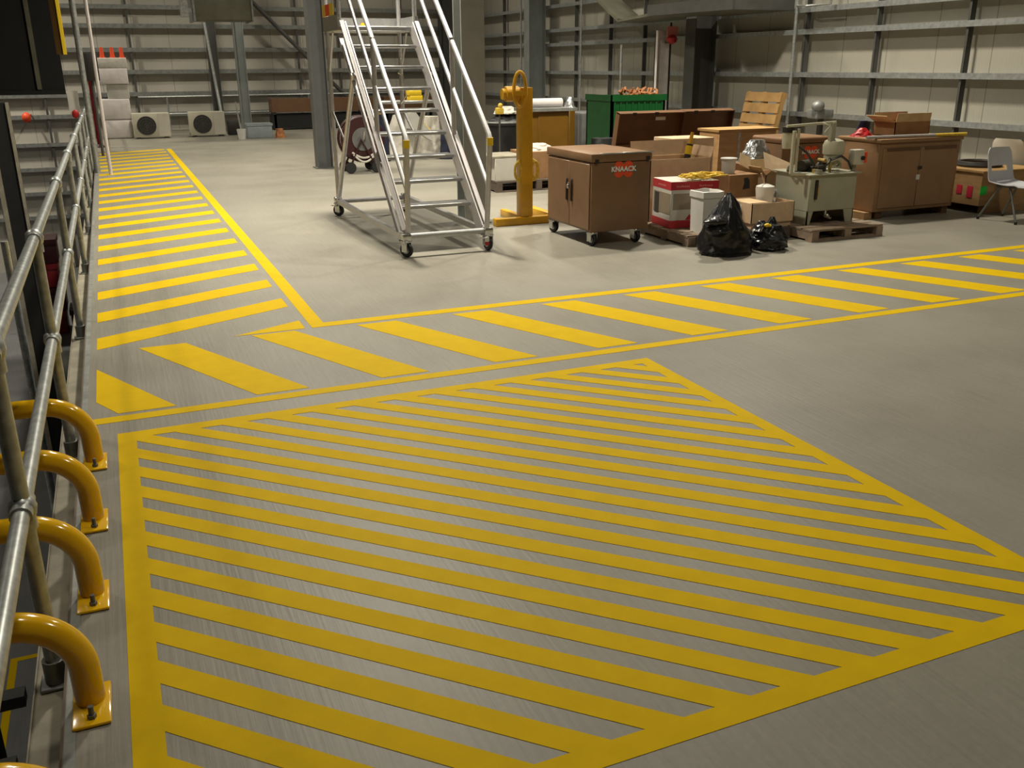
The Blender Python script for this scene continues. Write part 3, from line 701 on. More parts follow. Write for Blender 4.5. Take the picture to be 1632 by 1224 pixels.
# open carton with jug
pallet(6.43, 8.33, .5, .72, .115, 'low dark pallet under the open carton with the white jug', 'woodd')
oc = thing('carton', (0,0,0), 'open tan carton behind the smaller black bag holding a white jug', 'carton')
w, d = .56, .46
build('carton_body', MB().box(-w/2+.02, -d/2+.02, 0, w/2-.02, d/2-.02, .16), 'card', oc)
b = MB()
t_ = .008
b.box(-w/2, -d/2, .06, w/2, -d/2+t_, .27).box(-w/2, d/2-t_, .06, w/2, d/2, .27).box(-w/2, -d/2, .06, -w/2+t_, d/2, .27).box(w/2-t_, -d/2, .06, w/2, d/2, .27)
build('sleeve', b, 'card', oc)
build('flap', MB().box(-w/2+.01, -d/2+.06, .262, -.02, d/2-.06, .27), 'cardl', oc)
build('label', MB().box(-w/2-.002, -.05, .15, -w/2, .05, .24), 'inkw', oc, 'white paper label')
oc.location = (6.47, 8.26, .116)
jg = thing('jug', (6.62, 8.36, .277), 'white plastic jug standing in the open tan carton', 'jug')
build('bottle', MB().lathe((6.60, 8.36, .277), [(.0, 0), (.08, 0), (.085, .02), (.105, .21), (.10, .24), (.04, .262), (0, .262)], 24), 'white', jg)
build('handle_strip', MB().tube([(6.60, 8.36, .52), (6.56, 8.36, .6), (6.53, 8.36, .66)], .008, 6), 'cardl', jg)
build('clear_wrap', MB().ball((6.74, 8.39, .38), .08, (.8, .9, 1.3), 3).ball((6.68, 8.25, .3), .05, (1.2, .7, .6), 3), 'foil', jg, 'crumpled silver wrap')
hb = thing('carton', (0,0,0), 'tall brown carton with a black torn hole beside the tied rubbish bag', 'carton')
build('carton_body', MB().rbox(-.2, -.2, 0, .2, .2, .60, .004, 1), 'cardd', hb)
build('torn_hole', MB().prism([(-.01, -.202, .43), (.09, -.202, .44), (.08, -.202, .53), (.05, -.202, .565), (.0, -.202, .56), (.01, -.202, .51)], (0, .002, 0)), 'inkb', hb)
build('dark_stain', MB().prism([(-.07, -.2015, .12), (.09, -.2015, .12), (.08, -.2015, .27), (.0, -.2015, .31), (-.06, -.2015, .26)], (0, .0015, 0)), 'woodd', hb)
hb.location = (6.62, 8.98, 0)
bk = thing('bucket', (6.54, 8.98, .601), 'small white bucket on top of the carton with a torn hole', 'bucket')
build('pail', MB().lathe((6.54, 8.98, .601), [(0, 0), (.075, 0), (.085, .17), (0, .17)], 20), 'white', bk)
build('rim', MB().torus((6.54, 8.98, .765), .088, .01, 'z', 24, 8), 'white', bk)
# cartons behind
carton(6.0, 9.36, .0, .82, .44, .775, 'wide tan carton behind the rope, flaps standing open', 'card', 0, (('l', 75, .2), ('b', 15, .18), ('r', 20, .12)), group='open cartons')
closed_carton(6.58, 9.98, 0.0, .6, .44, .45, 'lower of two tan cartons stacked before the open chest lid', 'card', 0, group='tan cartons stacked before the chest lid')
closed_carton(6.57, 9.98, .452, .6, .44, .49, 'upper of two tan cartons stacked before the open chest lid', 'card', 0, group='tan cartons stacked before the chest lid')
gn = thing('sealant_gun', (6.2, 9.3, .4), 'black tool with yellow bands standing up out of the wide tan carton', 'tool')
A = Vector((6.17, 9.42, .30)); D = Vector((.065, .02, .26)).normalized()
build('barrel', MB().cyl(A, A+D*.62, .038, n=16), 'inkb', gn)
build('yellow_band', MB().cyl(A+D*.5, A+D*.6, .040, n=16), 'ylabel', gn)
build('nozzle', MB().cyl(A+D*.62, A+D*.76, .026, .02, n=12), 'ymach', gn)
# tilted carton and foil
carton(7.2, 8.98, .0, .56, .42, .58, 'tan carton with drooping flaps behind the hydraulic tank', 'card', 0, (('f', 55, .12), ('l', 40, .12), ('b', 20, .14)), group='open cartons', fm='cardl')
sh = MB().box(-.30, -.004, -.11, .30, .004, .11)
sh.xf(Tr(7.06, 8.64, .665, 0, math.radians(-38), math.radians(20)))
tag(build('cardboard_sheet', sh, 'card'), 'big slanting cardboard flap lying behind the top of the hydraulic tank', 'cardboard')
sh = MB().box(-.085, -.004, -.08, .085, .004, .08)
sh.xf(Tr(6.80, 9.02, .72, 0, math.radians(-30), math.radians(24)))
tag(build('cardboard_sheet', sh, 'cardl'), 'small pale cardboard flap beside the white bucket', 'cardboard')
closed_carton(7.2, 9.43, .0, .5, .38, .66, 'brown carton under the silver foil wrap', 'cardd', 0, False)
fb = bag_mesh(7.25, 9.42, .25, .15, .26, lambda v: 1.0-.6*v, 12.3, 60, 26, .662)
tag(build('foil_wrap', fb, 'foil'), 'crumpled silver foil wrap lying on the brown carton behind the tank', 'wrap')

# ------------------------------------------------------------------ hydraulic tank on pallet
pallet(7.19, 8.16, .98, 1.02, .125, 'grey wooden pallet carrying the hydraulic tank', 'wood', 0, 6)
tk = thing('hydraulic_tank', (7.18, 8.2, .126), 'grey green hydraulic tank unit with pipework on a pallet', 'machine')
b = MB().rbox(6.86, 7.94, .27, 7.50, 8.52, .655, .006, 1)
build('reservoir', b, 'tank', tk)
build('top_plate', MB().rbox(6.83, 7.91, .655, 7.55, 8.55, .67, .004, 1), 'tank', tk)
for xa, xb, xc, xd in ((6.86, 6.90, 6.94, 6.86), (7.40, 7.50, 7.50, 7.36)):
    lg = MB()
    for yy in (7.945, 8.5): lg.prism([(xa, yy, .126), (xb, yy, .126), (xc, yy, .27), (xd, yy, .27)], (0, .012, 0))
    if xa < 7: lg.box(6.86, 7.945, .126, 6.872, 8.512, .27)
    else: lg.box(7.488, 7.945, .126, 7.5, 8.512, .27)
    build('leg_frame', lg, 'tank', tk)
build('sight_gauge', MB().rbox(6.925, 7.915, .40, 6.955, 7.94, .61, .006, 2), 'inkb', tk, 'black level gauge')
build('gauge_glass', MB().rbox(6.955, 7.925, .44, 6.98, 7.94, .55, .004, 1), 'brass', tk)
build('drain_valve', MB().tube([(7.13, 7.97, .27), (7.13, 7.97, .2), (7.2, 7.95, .18)], .014).ball((7.15, 7.96, .21), .028, n=2), 'chrome', tk)
pf = MB()
pf.tube([(6.72, 8.1, .67), (6.72, 8.1, 1.12)], .022, 10)
pf.tube([(6.86, 8.2, .67), (6.86, 8.2, 1.13)], .016, 10)
pf.tube([(6.65, 8.15, 1.165), (7.31, 8.15, 1.19)], .014, 8)
pf.tube([(7.12, 8.15, 1.185), (7.19, 8.1, 1.15), (7.10, 8.1, 1.06)], .015, 8)
pf.tube([(6.72, 8.1, .67), (6.86, 8.0, .67)], .018, 8)
build('pipe_frame', pf, 'tankl', tk)
build('stack_pipe', MB().rbox(7.25, 8.13, .98, 7.31, 8.19, 1.19, .006, 1), 'tank', tk)
build('filter_bowl', MB().lathe((6.79, 8.28, .92), [(.0, 0), (.055, 0), (.065, .05), (.065, .17), (0, .17)], 18), 'tankl', tk)
build('filter_cap', MB().lathe((6.79, 8.28, 1.09), [(0, 0), (.07, 0), (.07, .06), (0, .06)], 18), 'inkb', tk, 'black filter cap')
build('accumulator', MB().lathe((7.345, 8.18, .70), [(0, 0), (.10, 0), (.10, .14), (.115, .15), (.12, .24), (.10, .29), (.05, .31), (0, .31)], 24), 'tankl', tk)
bx = build('switch_box', MB().rbox(7.47, 7.98, .74, 7.61, 8.08, .90, .01, 2), 'cream', tk, 'cream electrical switch box')
build('box_stalk', MB().box(7.50, 8.02, .67, 7.54, 8.05, .74), 'tank', tk)
build('switch', MB().cyl((7.58, 7.98, .81), (7.58, 7.955, .81), .022, n=14), 'inkb', bx)
build('orange_plate', MB().rbox(7.625, 8.0, .755, 7.67, 8.01, .87, .003, 1), 'redo', bx, 'orange red plate with white bar')
hz = MB()
for q, (x, y, sx) in enumerate(((6.95, 8.2, .2), (7.0, 8.3, .25), (7.3, 8.35, .16), (7.4, 8.2, .12), (7.1, 8.1, .22))):
    pts = [(x+sx*math.cos(a*.45+q)*.9, y+.11*math.sin(a*.7+q), .695+.02*q+.03*math.sin(a+q)) for a in [i*.35 for i in range(18)]]
    hz.tube(pts, .014, 7)
hz.tube([(7.22, 8.06, .80), (7.32, 8.02, .84), (7.42, 8.02, .78), (7.5, 8.05, .69)], .014, 7)
hz.tube([(6.86, 8.2, .95), (6.95, 8.15, .88), (7.05, 8.1, .72)], .014, 7)
build('hoses', hz, 'tankd', tk, 'tangle of dark hoses')
mo = MB().cyl((6.93, 8.2, .735), (7.10, 8.25, .735), .06, n=18).rbox(7.02, 8.12, .67, 7.16, 8.36, .73, .01, 1).cyl((7.1, 8.05, .68), (7.1, 8.05, .80), .04, n=14)
build('pump_motor', mo, 'tankd', tk)
build('fittings', MB().cyl((7.0, 8.03, .67), (7.0, 8.03, .71), .045, n=14).cyl((7.08, 7.99, .80), (7.08, 8.1, .80), .022, n=8).cyl((7.2, 8.05, .67), (7.2, 8.05, .78), .018, n=8), 'brass', tk)
build('valve_cap', MB().cyl((6.98, 7.97, .67), (6.98, 7.97, .715), .04, n=16), 'chrome', tk)

# ------------------------------------------------------------------ second chest with logo behind the tank
c2 = thing('tool_chest', (7.95, 9.6, 0), 'brown tool chest with a logo half hidden behind the hydraulic tank', 'tool chest')
build('body', MB().rbox(7.55, 9.3, .1, 8.28, 9.9, .86, .012, 2), 'brown', c2)
build('lid', MB().rbox(7.54, 9.28, .865, 8.29, 9.91, .94, .03, 3), 'brown', c2)
for xs in (7.6, 8.15): build('skid', MB().box(xs, 9.32, 0, xs+.1, 9.88, .1), 'brownd', c2)
logo(c2, Matrix.Translation((7.99, 9.3, .755)) @ FRONT, .25)
# big two door chest
c3 = thing('tool_chest', (9.02, 8.85, 0), 'big brown two-door tool chest right of the hydraulic tank', 'tool chest')
build('body', MB().rbox(8.34, 8.52, .09, 9.63, 9.2, .90, .01, 2), 'brown_lifted', c3)
ld = build('lid', MB().rbox(8.32, 8.49, .90, 9.65, 9.22, .945, .012, 2), 'brown_lifted', c3)
for a, c_ in ((8.40, 8.985), (8.992, 9.58)):
    d = build('door', MB().rbox(a, 8.508, .13, c_, 8.52, .84, .004, 1), 'brown_lifted', c3)
    build('top_fold', MB().box(a+.05, 8.504, .80, c_-.02, 8.508, .838), 'brownd', d)
build('lock', MB().rbox(8.965, 8.495, .575, 9.03, 8.508, .61, .005, 1), 'inkb', c3, 'black lock')
build('label', MB().box(8.96, 8.504, .45, 9.015, 8.508, .51), 'inkw', c3, 'small white label')
for xs in (8.42, 9.5): build('skid', MB().box(xs, 8.55, 0, xs+.1, 9.18, .09), 'brownd', c3)
build('skid', MB().box(8.26, 8.56, 0, 8.38, 8.9, .085), 'plyc', c3)
pl = thing('extension_pole', (8.95, 8.56, .946), 'aluminium pole with a yellow grip lying on the big two-door chest', 'pole')
build('shaft', MB().cyl((8.2, 8.60, .965), (9.2, 8.53, .965), .019, n=12), 'aluf', pl)
build('grip', MB().cyl((9.2, 8.53, .965), (9.68, 8.50, .965), .02, n=12), 'rope', pl, 'yellow grip')
carton(9.07, 8.95, .946, .56, .36, .17, 'open tan carton on top of the big two-door chest', 'cardd', 0, (('l', 62, .16), ('f', 8, .10), ('b', 10, .1)), fm='cardl', group='open cartons')
o = build('cloth', bag_mesh(9.2, 9.0, .1, .07, .09, lambda v: 1-.7*v, 5.5, 36, 12, 1.1), 'red'); tag(o, 'red cloth showing above the carton on the big chest', 'cloth')
o = build('bag', bag_mesh(8.50, 9.0, .16, .11, .10, lambda v: 1-.75*v, 1.5, 48, 18, .946), 'red'); tag(o, 'red bag slumped on the left end of the big chest', 'bag')
o = build('jacket', bag_mesh(8.66, 9.17, .11, .06, .17, lambda v: 1.05-.5*v, 7.7, 48, 18, .946), 'navy'); tag(o, 'navy jacket heaped between the red bag and the open carton', 'jacket')

# ------------------------------------------------------------------ wooden crate and chairs
cr = thing('wooden_crate', (10.5, 8.75, 0), 'pine crate with red and green cards at the right beside the pale chair', 'crate')
build('side_boards', MB().box(9.84, 8.30, .10, 10.85, 8.33, .50).box(9.84, 8.33, .10, 9.87, 9.2, .50).box(10.82, 8.33, .10, 10.85, 9.2, .50).box(9.84, 9.2, .1, 10.85, 9.23, .5), 'plyc', cr)
build('top_board', MB().box(9.83, 8.29, .50, 10.86, 9.24, .525), 'ply', cr)
build('skid', MB().box(9.98, 8.3, 0, 10.8, 8.42, .10), 'plyc', cr); build('skid', MB().box(9.9, 9.05, 0, 10.8, 9.2, .10), 'plyc', cr)
build('red_card', MB().box(9.836, 8.42, .19, 9.84, 8.50, .33), 'pink', cr, 'red card')
build('red_card', MB().box(9.836, 8.58, .22, 9.84, 8.66, .33), 'pink', cr, 'darker red card')
build('green_card', MB().box(9.832, 8.296, .235, 9.94, 8.30, .34), 'lime', cr, 'bright green card')
dr = thing('cable_drum', (10.35, 8.72, .525), 'black coil lying on the pine crate', 'coil')
build('coil', MB().torus((10.3, 8.78, .55), .26, .022, 'z', 36, 8).torus((10.3, 8.78, .575), .24, .02, 'z', 36, 8), 'inkb', dr)
build('pale_sheet', MB().box(9.9, 9.0, .526, 10.8, 9.18, .535), 'white', dr)

def chair_shell(m, slot=True, w=.46):
    """Moulded seat and back in local coordinates, facing -y, seat height .43."""
    b = MB(); nu, nv = 16, 26; P = []
    prof = []
    for i in range(nv+1):
        t = i/nv
        if t < .42:      # seat, front to back
            u = t/.42; y = -.22 + u*.36; z = .435 - .02*math.sin(u*PI) - .03*max(0, .18-u)/.18
        elif t < .58:    # bend
            u = (t-.42)/.16; a = u*PI*.45; y = .14 + .085*math.sin(a); z = .435 + .085*(1-math.cos(a))
        else:
            u = (t-.58)/.42; y = .14 + .085*math.sin(PI*.45) + u*.075; z = .435 + .085*(1-math.cos(PI*.45)) + u*.33
        prof.append((y, z, t))
    g = []
    for y, z, t in prof:
        row = []
        for j in range(nu+1):
            s = j/nu*2-1
            ww = w/2*(1.0 if t < .5 else 1-.10*(t-.5)/.5)
            if t > .9: ww *= math.sqrt(max(0.05, 1-((t-.9)/.1)**2*.35))
            cv = .035*s*s
            if t < .5: row.append(Vector((s*ww, y, z + .02*s*s)))
            else: row.append(Vector((s*ww, y - cv*.9, z)))
        g.append(row)
    def hole(i, j): return slot and 17 <= i <= 18 and 3 <= j <= nu-4
    front = [[b.bm.verts.new(p) for p in row] for row in g]
    th = .008
    back = []
    for i, row in enumerate(g):
        rr = []
        for j, p in enumerate(row):
            a = g[min(i+1, nv)][j]-g[max(i-1, 0)][j]; c = row[min(j+1, nu)]-row[max(j-1, 0)]
            nn = c.cross(a).normalized(); rr.append(b.bm.verts.new(p - nn*th))
        back.append(rr)
    for i in range(nv):
        for j in range(nu):
            if hole(i, j): continue
            b.bm.faces.new((front[i][j], front[i][j+1], front[i+1][j+1], front[i+1][j]))
            b.bm.faces.new((back[i][j], back[i+1][j], back[i+1][j+1], back[i][j+1]))
    # close every open rim
    be = [e for e in b.bm.edges if len(e.link_faces) == 1]
    fset = {v: w_ for fr_, bk_ in zip(front, back) for v, w_ in zip(fr_, bk_)}
    for e in be:
        a, c = e.verts
        if a in fset and c in fset:
            try: b.bm.faces.new((a, c, fset[c], fset[a]))
            except ValueError: pass
    return b
def chair(label, shell_m, loc, rz, slot=True, group=None):
    r = thing('chair', (0,0,0), label, 'chair', group)
    build('seat_shell', chair_shell(shell_m, slot), shell_m, r)
    build('seat_rail', MB().tube([(-.15, -.14, .405), (-.15, .12, .405)], .012, 8).tube([(.15, -.14, .405), (.15, .12, .405)], .012, 8).tube([(-.15, 0, .405), (.15, 0, .405)], .012, 8), 'chairleg', r)
    for x in (-1, 1):
        for y0, y1 in ((-.05, -.25), (.05, .25)):
            lgm = build('leg', MB().tube([(x*.15, y0, .40), (x*.17, y0+(y1-y0)*.15, .37), (x*.225, y1, .018)], .0125, 10), 'chairleg', r)
            build('foot_cap', MB().cyl((x*.225, y1, 0), (x*.2245, y1*.996, .03), .017, n=12), 'rubber', lgm)
    r.location = loc; r.rotation_euler = (0, 0, rz); return r
ch = chair('pale grey moulded chair in front of the pine crate', 'seat', (9.79, 7.8, 0), math.radians(4))
build('dark_stain', MB().prism([(-.03, .299, .822), (.03, .299, .822), (.012, .288, .765), (-.008, .288, .765)], (0, -.009, 0)), 'genset', ch, 'dark stain at the top of the back')
chair('cream chair back at the right edge behind the pine crate', 'cream', (11.18, 8.95, 0), math.radians(100), False)

# ------------------------------------------------------------------ open tool chests, plywood, pallet against wall
def open_chest(x0, x1, y0, y1, zt, lid_h, label, lean, lb=None):
    r = thing('tool_chest', ((x0+x1)/2, (y0+y1)/2, 0), label, 'tool chest', 'open tool chests')
    t = .02
    b = MB().box(x0, y0, .08, x1, y0+t, zt).box(x0, y1-t, .08, x1, y1, zt).box(x0, y0, .08, x0+t, y1, zt).box(x1-t, y0, .08, x1, y1, zt).box(x0, y0, .08, x1, y1, .1)
    build('body', b, 'brown', r)
    a = math.radians(lean)
    X = Matrix.Translation((0, y1, zt)) @ Matrix.Rotation(-a, 4, 'X')
    l_ = MB().box(x0, 0, 0, x1, .02, lid_h, X).box(x0, -.09, 0, x0+.015, 0, lid_h, X).box(x1-.015, -.09, 0, x1, 0, lid_h, X).box(x0, -.09, lid_h-.015, x1, 0, lid_h, X)
    lid = build('lid', l_, 'brownd', r)
    c_ = MB()
    for fx in (.22, .55): c_.box(x0+(x1-x0)*fx-.03, -.1, lid_h-.03, x0+(x1-x0)*fx+.03, -.09, lid_h+.01, X)
    build('catch', c_, 'inkb', lid)
    if lb: build('label', MB().box(x0+(x1-x0)*lb, -.003, lid_h*.72, x0+(x1-x0)*lb+.16, 0, lid_h*.82, X), 'inkw', lid, 'white paper label')
    for xs in (x0+.05, x1-.15): build('skid', MB().box(xs, y0, 0, xs+.1, y1, .08), 'brownd', r)
    return r
open_chest(6.4, 7.46, 10.8, 11.5, .74, .46, 'open brown tool chest with raised lid left of its twin, behind the tan cartons', -13, .6)
open_chest(7.5, 8.36, 10.9, 11.6, .74, .46, 'open brown tool chest with raised lid on the right, behind the plywood crate', -13)
pc = thing('plywood_crate', (7.8, 10.5, 0), 'upright plywood crate in front of the right open tool chest', 'crate')
build('panel', MB().rbox(7.32, 10.3, 0, 8.24, 10.75, .96, .006, 1), 'plyc', pc)
build('top_batten', MB().box(7.30, 10.28, .955, 8.27, 10.77, .985), 'ply', pc)
build('metal_strap', MB().box(7.62, 10.295, .1, 7.66, 10.3, .95), 'galvp', pc)
pallet(11.0, 14.1, 1.0, 1.32, .13, 'pine pallet leaning upright against the right wall', 'ply', 0, 7, (10.88, 14.05, .655), (math.radians(78), 0, math.radians(-90)))
tag(build('plank_stack', MB().box(10.0, 13.2, 0, 10.5, 14.4, .55).box(9.97, 13.1, .56, 10.53, 14.45, .62).box(10.05, 13.3, .63, 10.5, 14.3, .67), 'ply'), 'stack of pine planks at the foot of the leaning pallet', 'planks')
gt = thing('scrap_machine', (10.6, 12.2, 0), 'grey scrap machine head standing on a post in front of the right wall', 'machine')
build('post', MB().tube([(10.62, 12.2, 0), (10.62, 12.2, 1.02)], .05), 'tankd', gt)
build('head', MB().rbox(10.45, 12.1, .95, 10.8, 12.35, 1.1, .03, 2).ball((10.5, 12.15, 1.15), .09, (1.3, 1, 1), 2), 'galvd', gt)

# green crate with orange netting
gc = thing('crate', (8.28, 14.4, 0), 'big green plastic crate behind the open tool chests', 'crate')
b = MB().box(7.76, 14, .15, 8.8, 14.04, 1.3).box(7.76, 14.86, .15, 8.8, 14.9, 1.3).box(7.76, 14, .15, 7.8, 14.9, 1.3).box(8.76, 14, .15, 8.8, 14.9, 1.3).box(7.76, 14, .15, 8.8, 14.9, .2)
build('tub', b, 'green', gc)
rb = MB()
for q in range(9): rb.box(7.8+q*.115, 13.985, .25, 7.83+q*.115, 14.0, 1.2)
rb.box(7.74, 13.975, 1.22, 8.82, 14.0, 1.32).box(7.74, 13.975, 1.22, 7.76, 14.92, 1.32)
build('ribs', rb, 'green', gc)
build('foot', MB().box(7.8, 14.05, 0, 7.95, 14.85, .15).box(8.6, 14.05, 0, 8.75, 14.85, .15), 'green', gc)
nb = MB()
for q in range(14):
    cx, cy = 8.22+random.uniform(0, .5), 14.4+random.uniform(-.2, .2)
    nb.tube([(cx+.09*math.cos(i*.8+q), cy+.09*math.sin(i*.9+q), 1.24+.02*i+.03*math.sin(i*2+q)) for i in range(9)], .018, 6)
tag(build('netting', nb, 'orangen'), 'bundle of orange netting heaped in the green crate', 'netting')
# grey generator, orange cabinet, roll
gs = thing('generator', (8.25, 15.9, 0), 'grey machine casing left of the green crate', 'generator')
build('casing', MB().rbox(7.98, 15.5, .1, 8.58, 16.3, .97, .03, 2), 'genset', gs)
build('yellow_trim', MB().box(8.15, 15.49, .93, 8.45, 15.5, .99), 'ymach', gs)
build('base', MB().box(7.95, 15.45, 0, 8.6, 16.3, .1), 'black', gs)
ps = thing('bollard_post', (7.83, 15.6, 0), 'yellow upright post left of the grey generator', 'post')
build('shaft', MB().rbox(7.75, 15.55, .015, 7.87, 15.67, 1.07, .01, 1), 'orange', ps)
build('foot_plate', MB().box(7.71, 15.51, 0, 7.91, 15.71, .015), 'orange', ps)
ob = thing('cabinet', (6.63, 14.3, 0), 'orange yellow steel cabinet behind the lifting mast', 'cabinet')
build('body', MB().rbox(6.31, 14.0, .1, 6.97, 14.6, 1.09, .008, 1), 'orange', ob)
build('door', MB().rbox(6.42, 13.99, .14, 6.95, 14.0, 1.06, .003, 1), 'orange', ob)
build('foot', MB().box(6.35, 14.05, 0, 6.45, 14.55, .1).box(6.83, 14.05, 0, 6.93, 14.55, .1), 'black', ob)
tag(build('board', MB().box(6.2, 13.95, 1.091, 7.1, 14.5, 1.14), 'galvd'), 'grey board lying on the orange cabinet', 'board')
tag(build('roll', MB().cyl((6.2, 14.25, 1.215), (6.95, 14.25, 1.215), .07, n=20), 'whitew'), 'white wrapped roll lying on the grey board', 'roll')
o = build('plastic_wrap', bag_mesh(7.07, 14.2, .10, .14, .16, lambda v: 1-.7*v, 11.7, 40, 16, 1.14), 'foil'); tag(o, 'scrunched clear wrap at the right end of the white roll', 'wrap')
o = build('tarpaulin', bag_mesh(7.45, 13.7, .28, .25, .66, lambda v: 1.0-.35*v, 71, 48, 20, 0), 'rubber'); tag(o, 'black tarpaulin heap between the orange cabinet and the green crate', 'tarpaulin')
# pallet load behind the mast
pallet(5.9, 13.3, 1.4, .95, .16, 'dark pallet behind the lifting mast', 'woodd')
o = closed_carton(5.44, 13.25, .161, .46, .7, .33, 'pale carton on the dark pallet left of the lifting mast', 'boxw', 0, False)
o = closed_carton(6.15, 13.25, .161, .84, .6, .4, 'brown carton on the dark pallet right of the lifting mast', 'cardd', 0, False)
tag(build('board', MB().box(5.15, 12.9, .496, 5.72, 13.6, .52), 'ledge'), 'pale board lying on the pale carton', 'board')
o = build('sack', bag_mesh(6.05, 13.2, .25, .2, .1, lambda v: 1-.5*v, 21.0, 40, 12, .562), 'bagw'); tag(o, 'cream sack lying on the brown carton behind the mast', 'sack')
hm = thing('drum', (5.9, 11.6, 0), 'blue grey drum just behind the wheeled tool chest', 'drum')
build('shell', MB().lathe((5.78, 11.3, 0), [(0, 0), (.16, 0), (.17, .68), (.13, .74), (0, .78)], 20), 'blue', hm)
# black drum with sacks
bd_ = thing('barrel', (7.55, 18, 0), 'black plastic barrel tub behind the right handrail of the steps', 'barrel')
build('tub', MB().lathe((7.55, 18.2, 0), [(0, 0), (.32, 0), (.36, .62), (.39, .63), (.39, .7), (0, .7)], 28), 'rubber', bd_)
build('rim', MB().torus((7.55, 18.2, .69), .385, .02, 'z', 32, 8), 'galvd', bd_)
o = build('tarpaulin', bag_mesh(7.6, 18.2, .36, .34, .17, lambda v: 1.05-.6*v, 31.0, 56, 16, .70), 'rubber'); tag(o, 'black tarpaulin heaped on the black barrel', 'tarpaulin')
o = build('sack', bag_mesh(7.62, 18.2, .3, .28, .14, lambda v: 1.0-.6*v, 33.0, 56, 16, .86), 'bagw'); tag(o, 'cream sack on top of the black tarpaulin', 'sack')
tr = thing('yellow_head_post', (7.05, 17.2, 0), 'small yellow head on a thin post peeping past the right handrail', 'glint')  # small yellow tripod-like object, reduced to a head on a post
build('post', MB().tube([(7.05, 17.2, .9), (7.05, 17.2, .0)], .02, 8), 'steeldk', tr)
build('head', MB().rbox(6.98, 17.13, .9, 7.12, 17.27, 1.02, .02, 2).ball((7.06, 17.18, 1.06), .05, n=2), 'rope', tr)

# ------------------------------------------------------------------ hose reel and sacks seen through the steps
hr = thing('hose_reel', (4.15, 16.7, 0), 'dark red hose reel on a wheeled frame behind the steps', 'hose reel')
cx, cy, cz = 4.12, 16.6, .58
rm = MB()
for s in (-.13, .13): rm.torus((cx, cy+s, cz), .38, .025, 'y', 36, 8)
for s in (-.13, .13):
    for a in range(0): rm.bar((cx, cy+s, cz), (cx+.38*math.cos(a*PI/3), cy+s, cz+.38*math.sin(a*PI/3)), .03, .02, (0, 1, 0))
build('reel_rim', rm, 'redd', hr)
build('drum', MB().cyl((cx, cy-.12, cz), (cx, cy+.12, cz), .24, n=28), 'genset', hr)
build('side_disc', MB().cyl((cx, cy-.125, cz), (cx, cy-.145, cz), .37, n=32), 'redd', hr)
build('hub_plate', MB().cyl((cx, cy-.145, cz), (cx, cy-.16, cz), .2, n=28), 'genset', hr)
hs = MB()
for q in range(5): hs.torus((cx, cy-.1+q*.05, cz), .27+.012*(q % 2), .022, 'y', 36, 8)
build('hose', hs, 'redd', hr)
build('hanging_hose', MB().tube([(cx-.22+.44*i/14, cy-.19, cz-.22-.1*math.sin(PI*i/14)) for i in range(15)], .018, 8).tube([(cx-.2+.4*i/14, cy-.2, cz-.26-.13*math.sin(PI*i/14)) for i in range(15)], .018, 8), 'bagw', hr, 'pale hose loops')
build('frame', MB().tube([(cx-.27, cy-.2, .1), (cx-.05, cy-.2, cz), (cx+.2, cy-.2, .1)], .022, 8).tube([(cx-.27, cy+.2, .1), (cx-.05, cy+.2, cz), (cx+.2, cy+.2, .1)], .022, 8).tube([(cx-.27, cy-.22, .1), (cx-.27, cy+.22, .1)], .02, 8).tube([(cx+.2, cy-.22, .1), (cx+.2, cy+.22, .1)], .02, 8), 'redd', hr)
build('crank', MB().tube([(cx, cy-.2, cz), (cx+.01, cy-.24, cz+.14), (cx, cy-.3, cz+.14)], .012, 8), 'chrome', hr)
for x, y in ((cx-.27, cy-.24), (cx-.27, cy+.24), (cx+.2, cy-.24), (cx+.2, cy+.24)):
    build('wheel', MB().lathe((x, y, .1), [(.03, -.02), (.09, -.02), (.1, 0), (.09, .02), (.03, .02)], 20, 'y'), 'rubber', hr)
tag(build('sack', bag_mesh(5.45, 18.8, .34, .3, .86, lambda v: 1.0-.72*v, 41, 56, 26, 0), 'bagw'), 'tall grey white sack seen between the stair stringers, left one', 'sack', 'grey white sacks behind the steps')
tag(build('sack', bag_mesh(6.12, 18.7, .24, .24, .82, lambda v: 1.0-.3*v, 44, 56, 26, 0), 'bagw'), 'upright grey white sack seen between the stair stringers, right one', 'sack', 'grey white sacks behind the steps')
tag(build('folded_sheet', MB().prism([(5.5, 18.2, .62), (5.62, 18.2, .60), (6.0, 18.2, .35), (5.98, 18.2, .52), (5.66, 18.2, .93), (5.5, 18.2, .92)], (0, .25, 0)), 'white'), 'white folded sheet leaning between the two sacks', 'sheet')
tb = thing('work_table', (5.75, 19.3, 0), 'silver topped table behind the sacks, seen through the steps', 'table')
build('top', MB().rbox(5.2, 19.1, 1.06, 6.4, 19.6, 1.12, .01, 1), 'alum', tb)
for x, y in ((5.25, 19.15), (6.35, 19.15), (5.25, 19.55), (6.35, 19.55)): build('leg', MB().box(x-.025, y-.025, 0, x+.025, y+.025, 1.06), 'steeldk', tb)
for z, l, x in ((1.121, 'lower yellow case on the silver table', 5.97), (1.222, 'upper yellow case on the silver table', 5.95)):
    tag(build('case', MB().rbox(x-.13, 19.15, z, x+.15, 19.4, z+.1, .012, 2), 'ylabel'), l, 'case', 'yellow cases on the silver table')
tag(build('strap', MB().tube([(5.5+.04*i, 18.32, .945 if i < 4 else .955-.045*(i-3)) for i in range(13)], .03, 8), 'rope'), 'yellow webbing draped over the sacks behind the steps', 'strap')
tag(build('strap', MB().tube([(4.85+.03*i, 18.40, .93+.02*math.sin(i)) for i in range(9)], .04, 8), 'ymach'), 'yellow and black webbing left of the sacks behind the steps', 'strap')
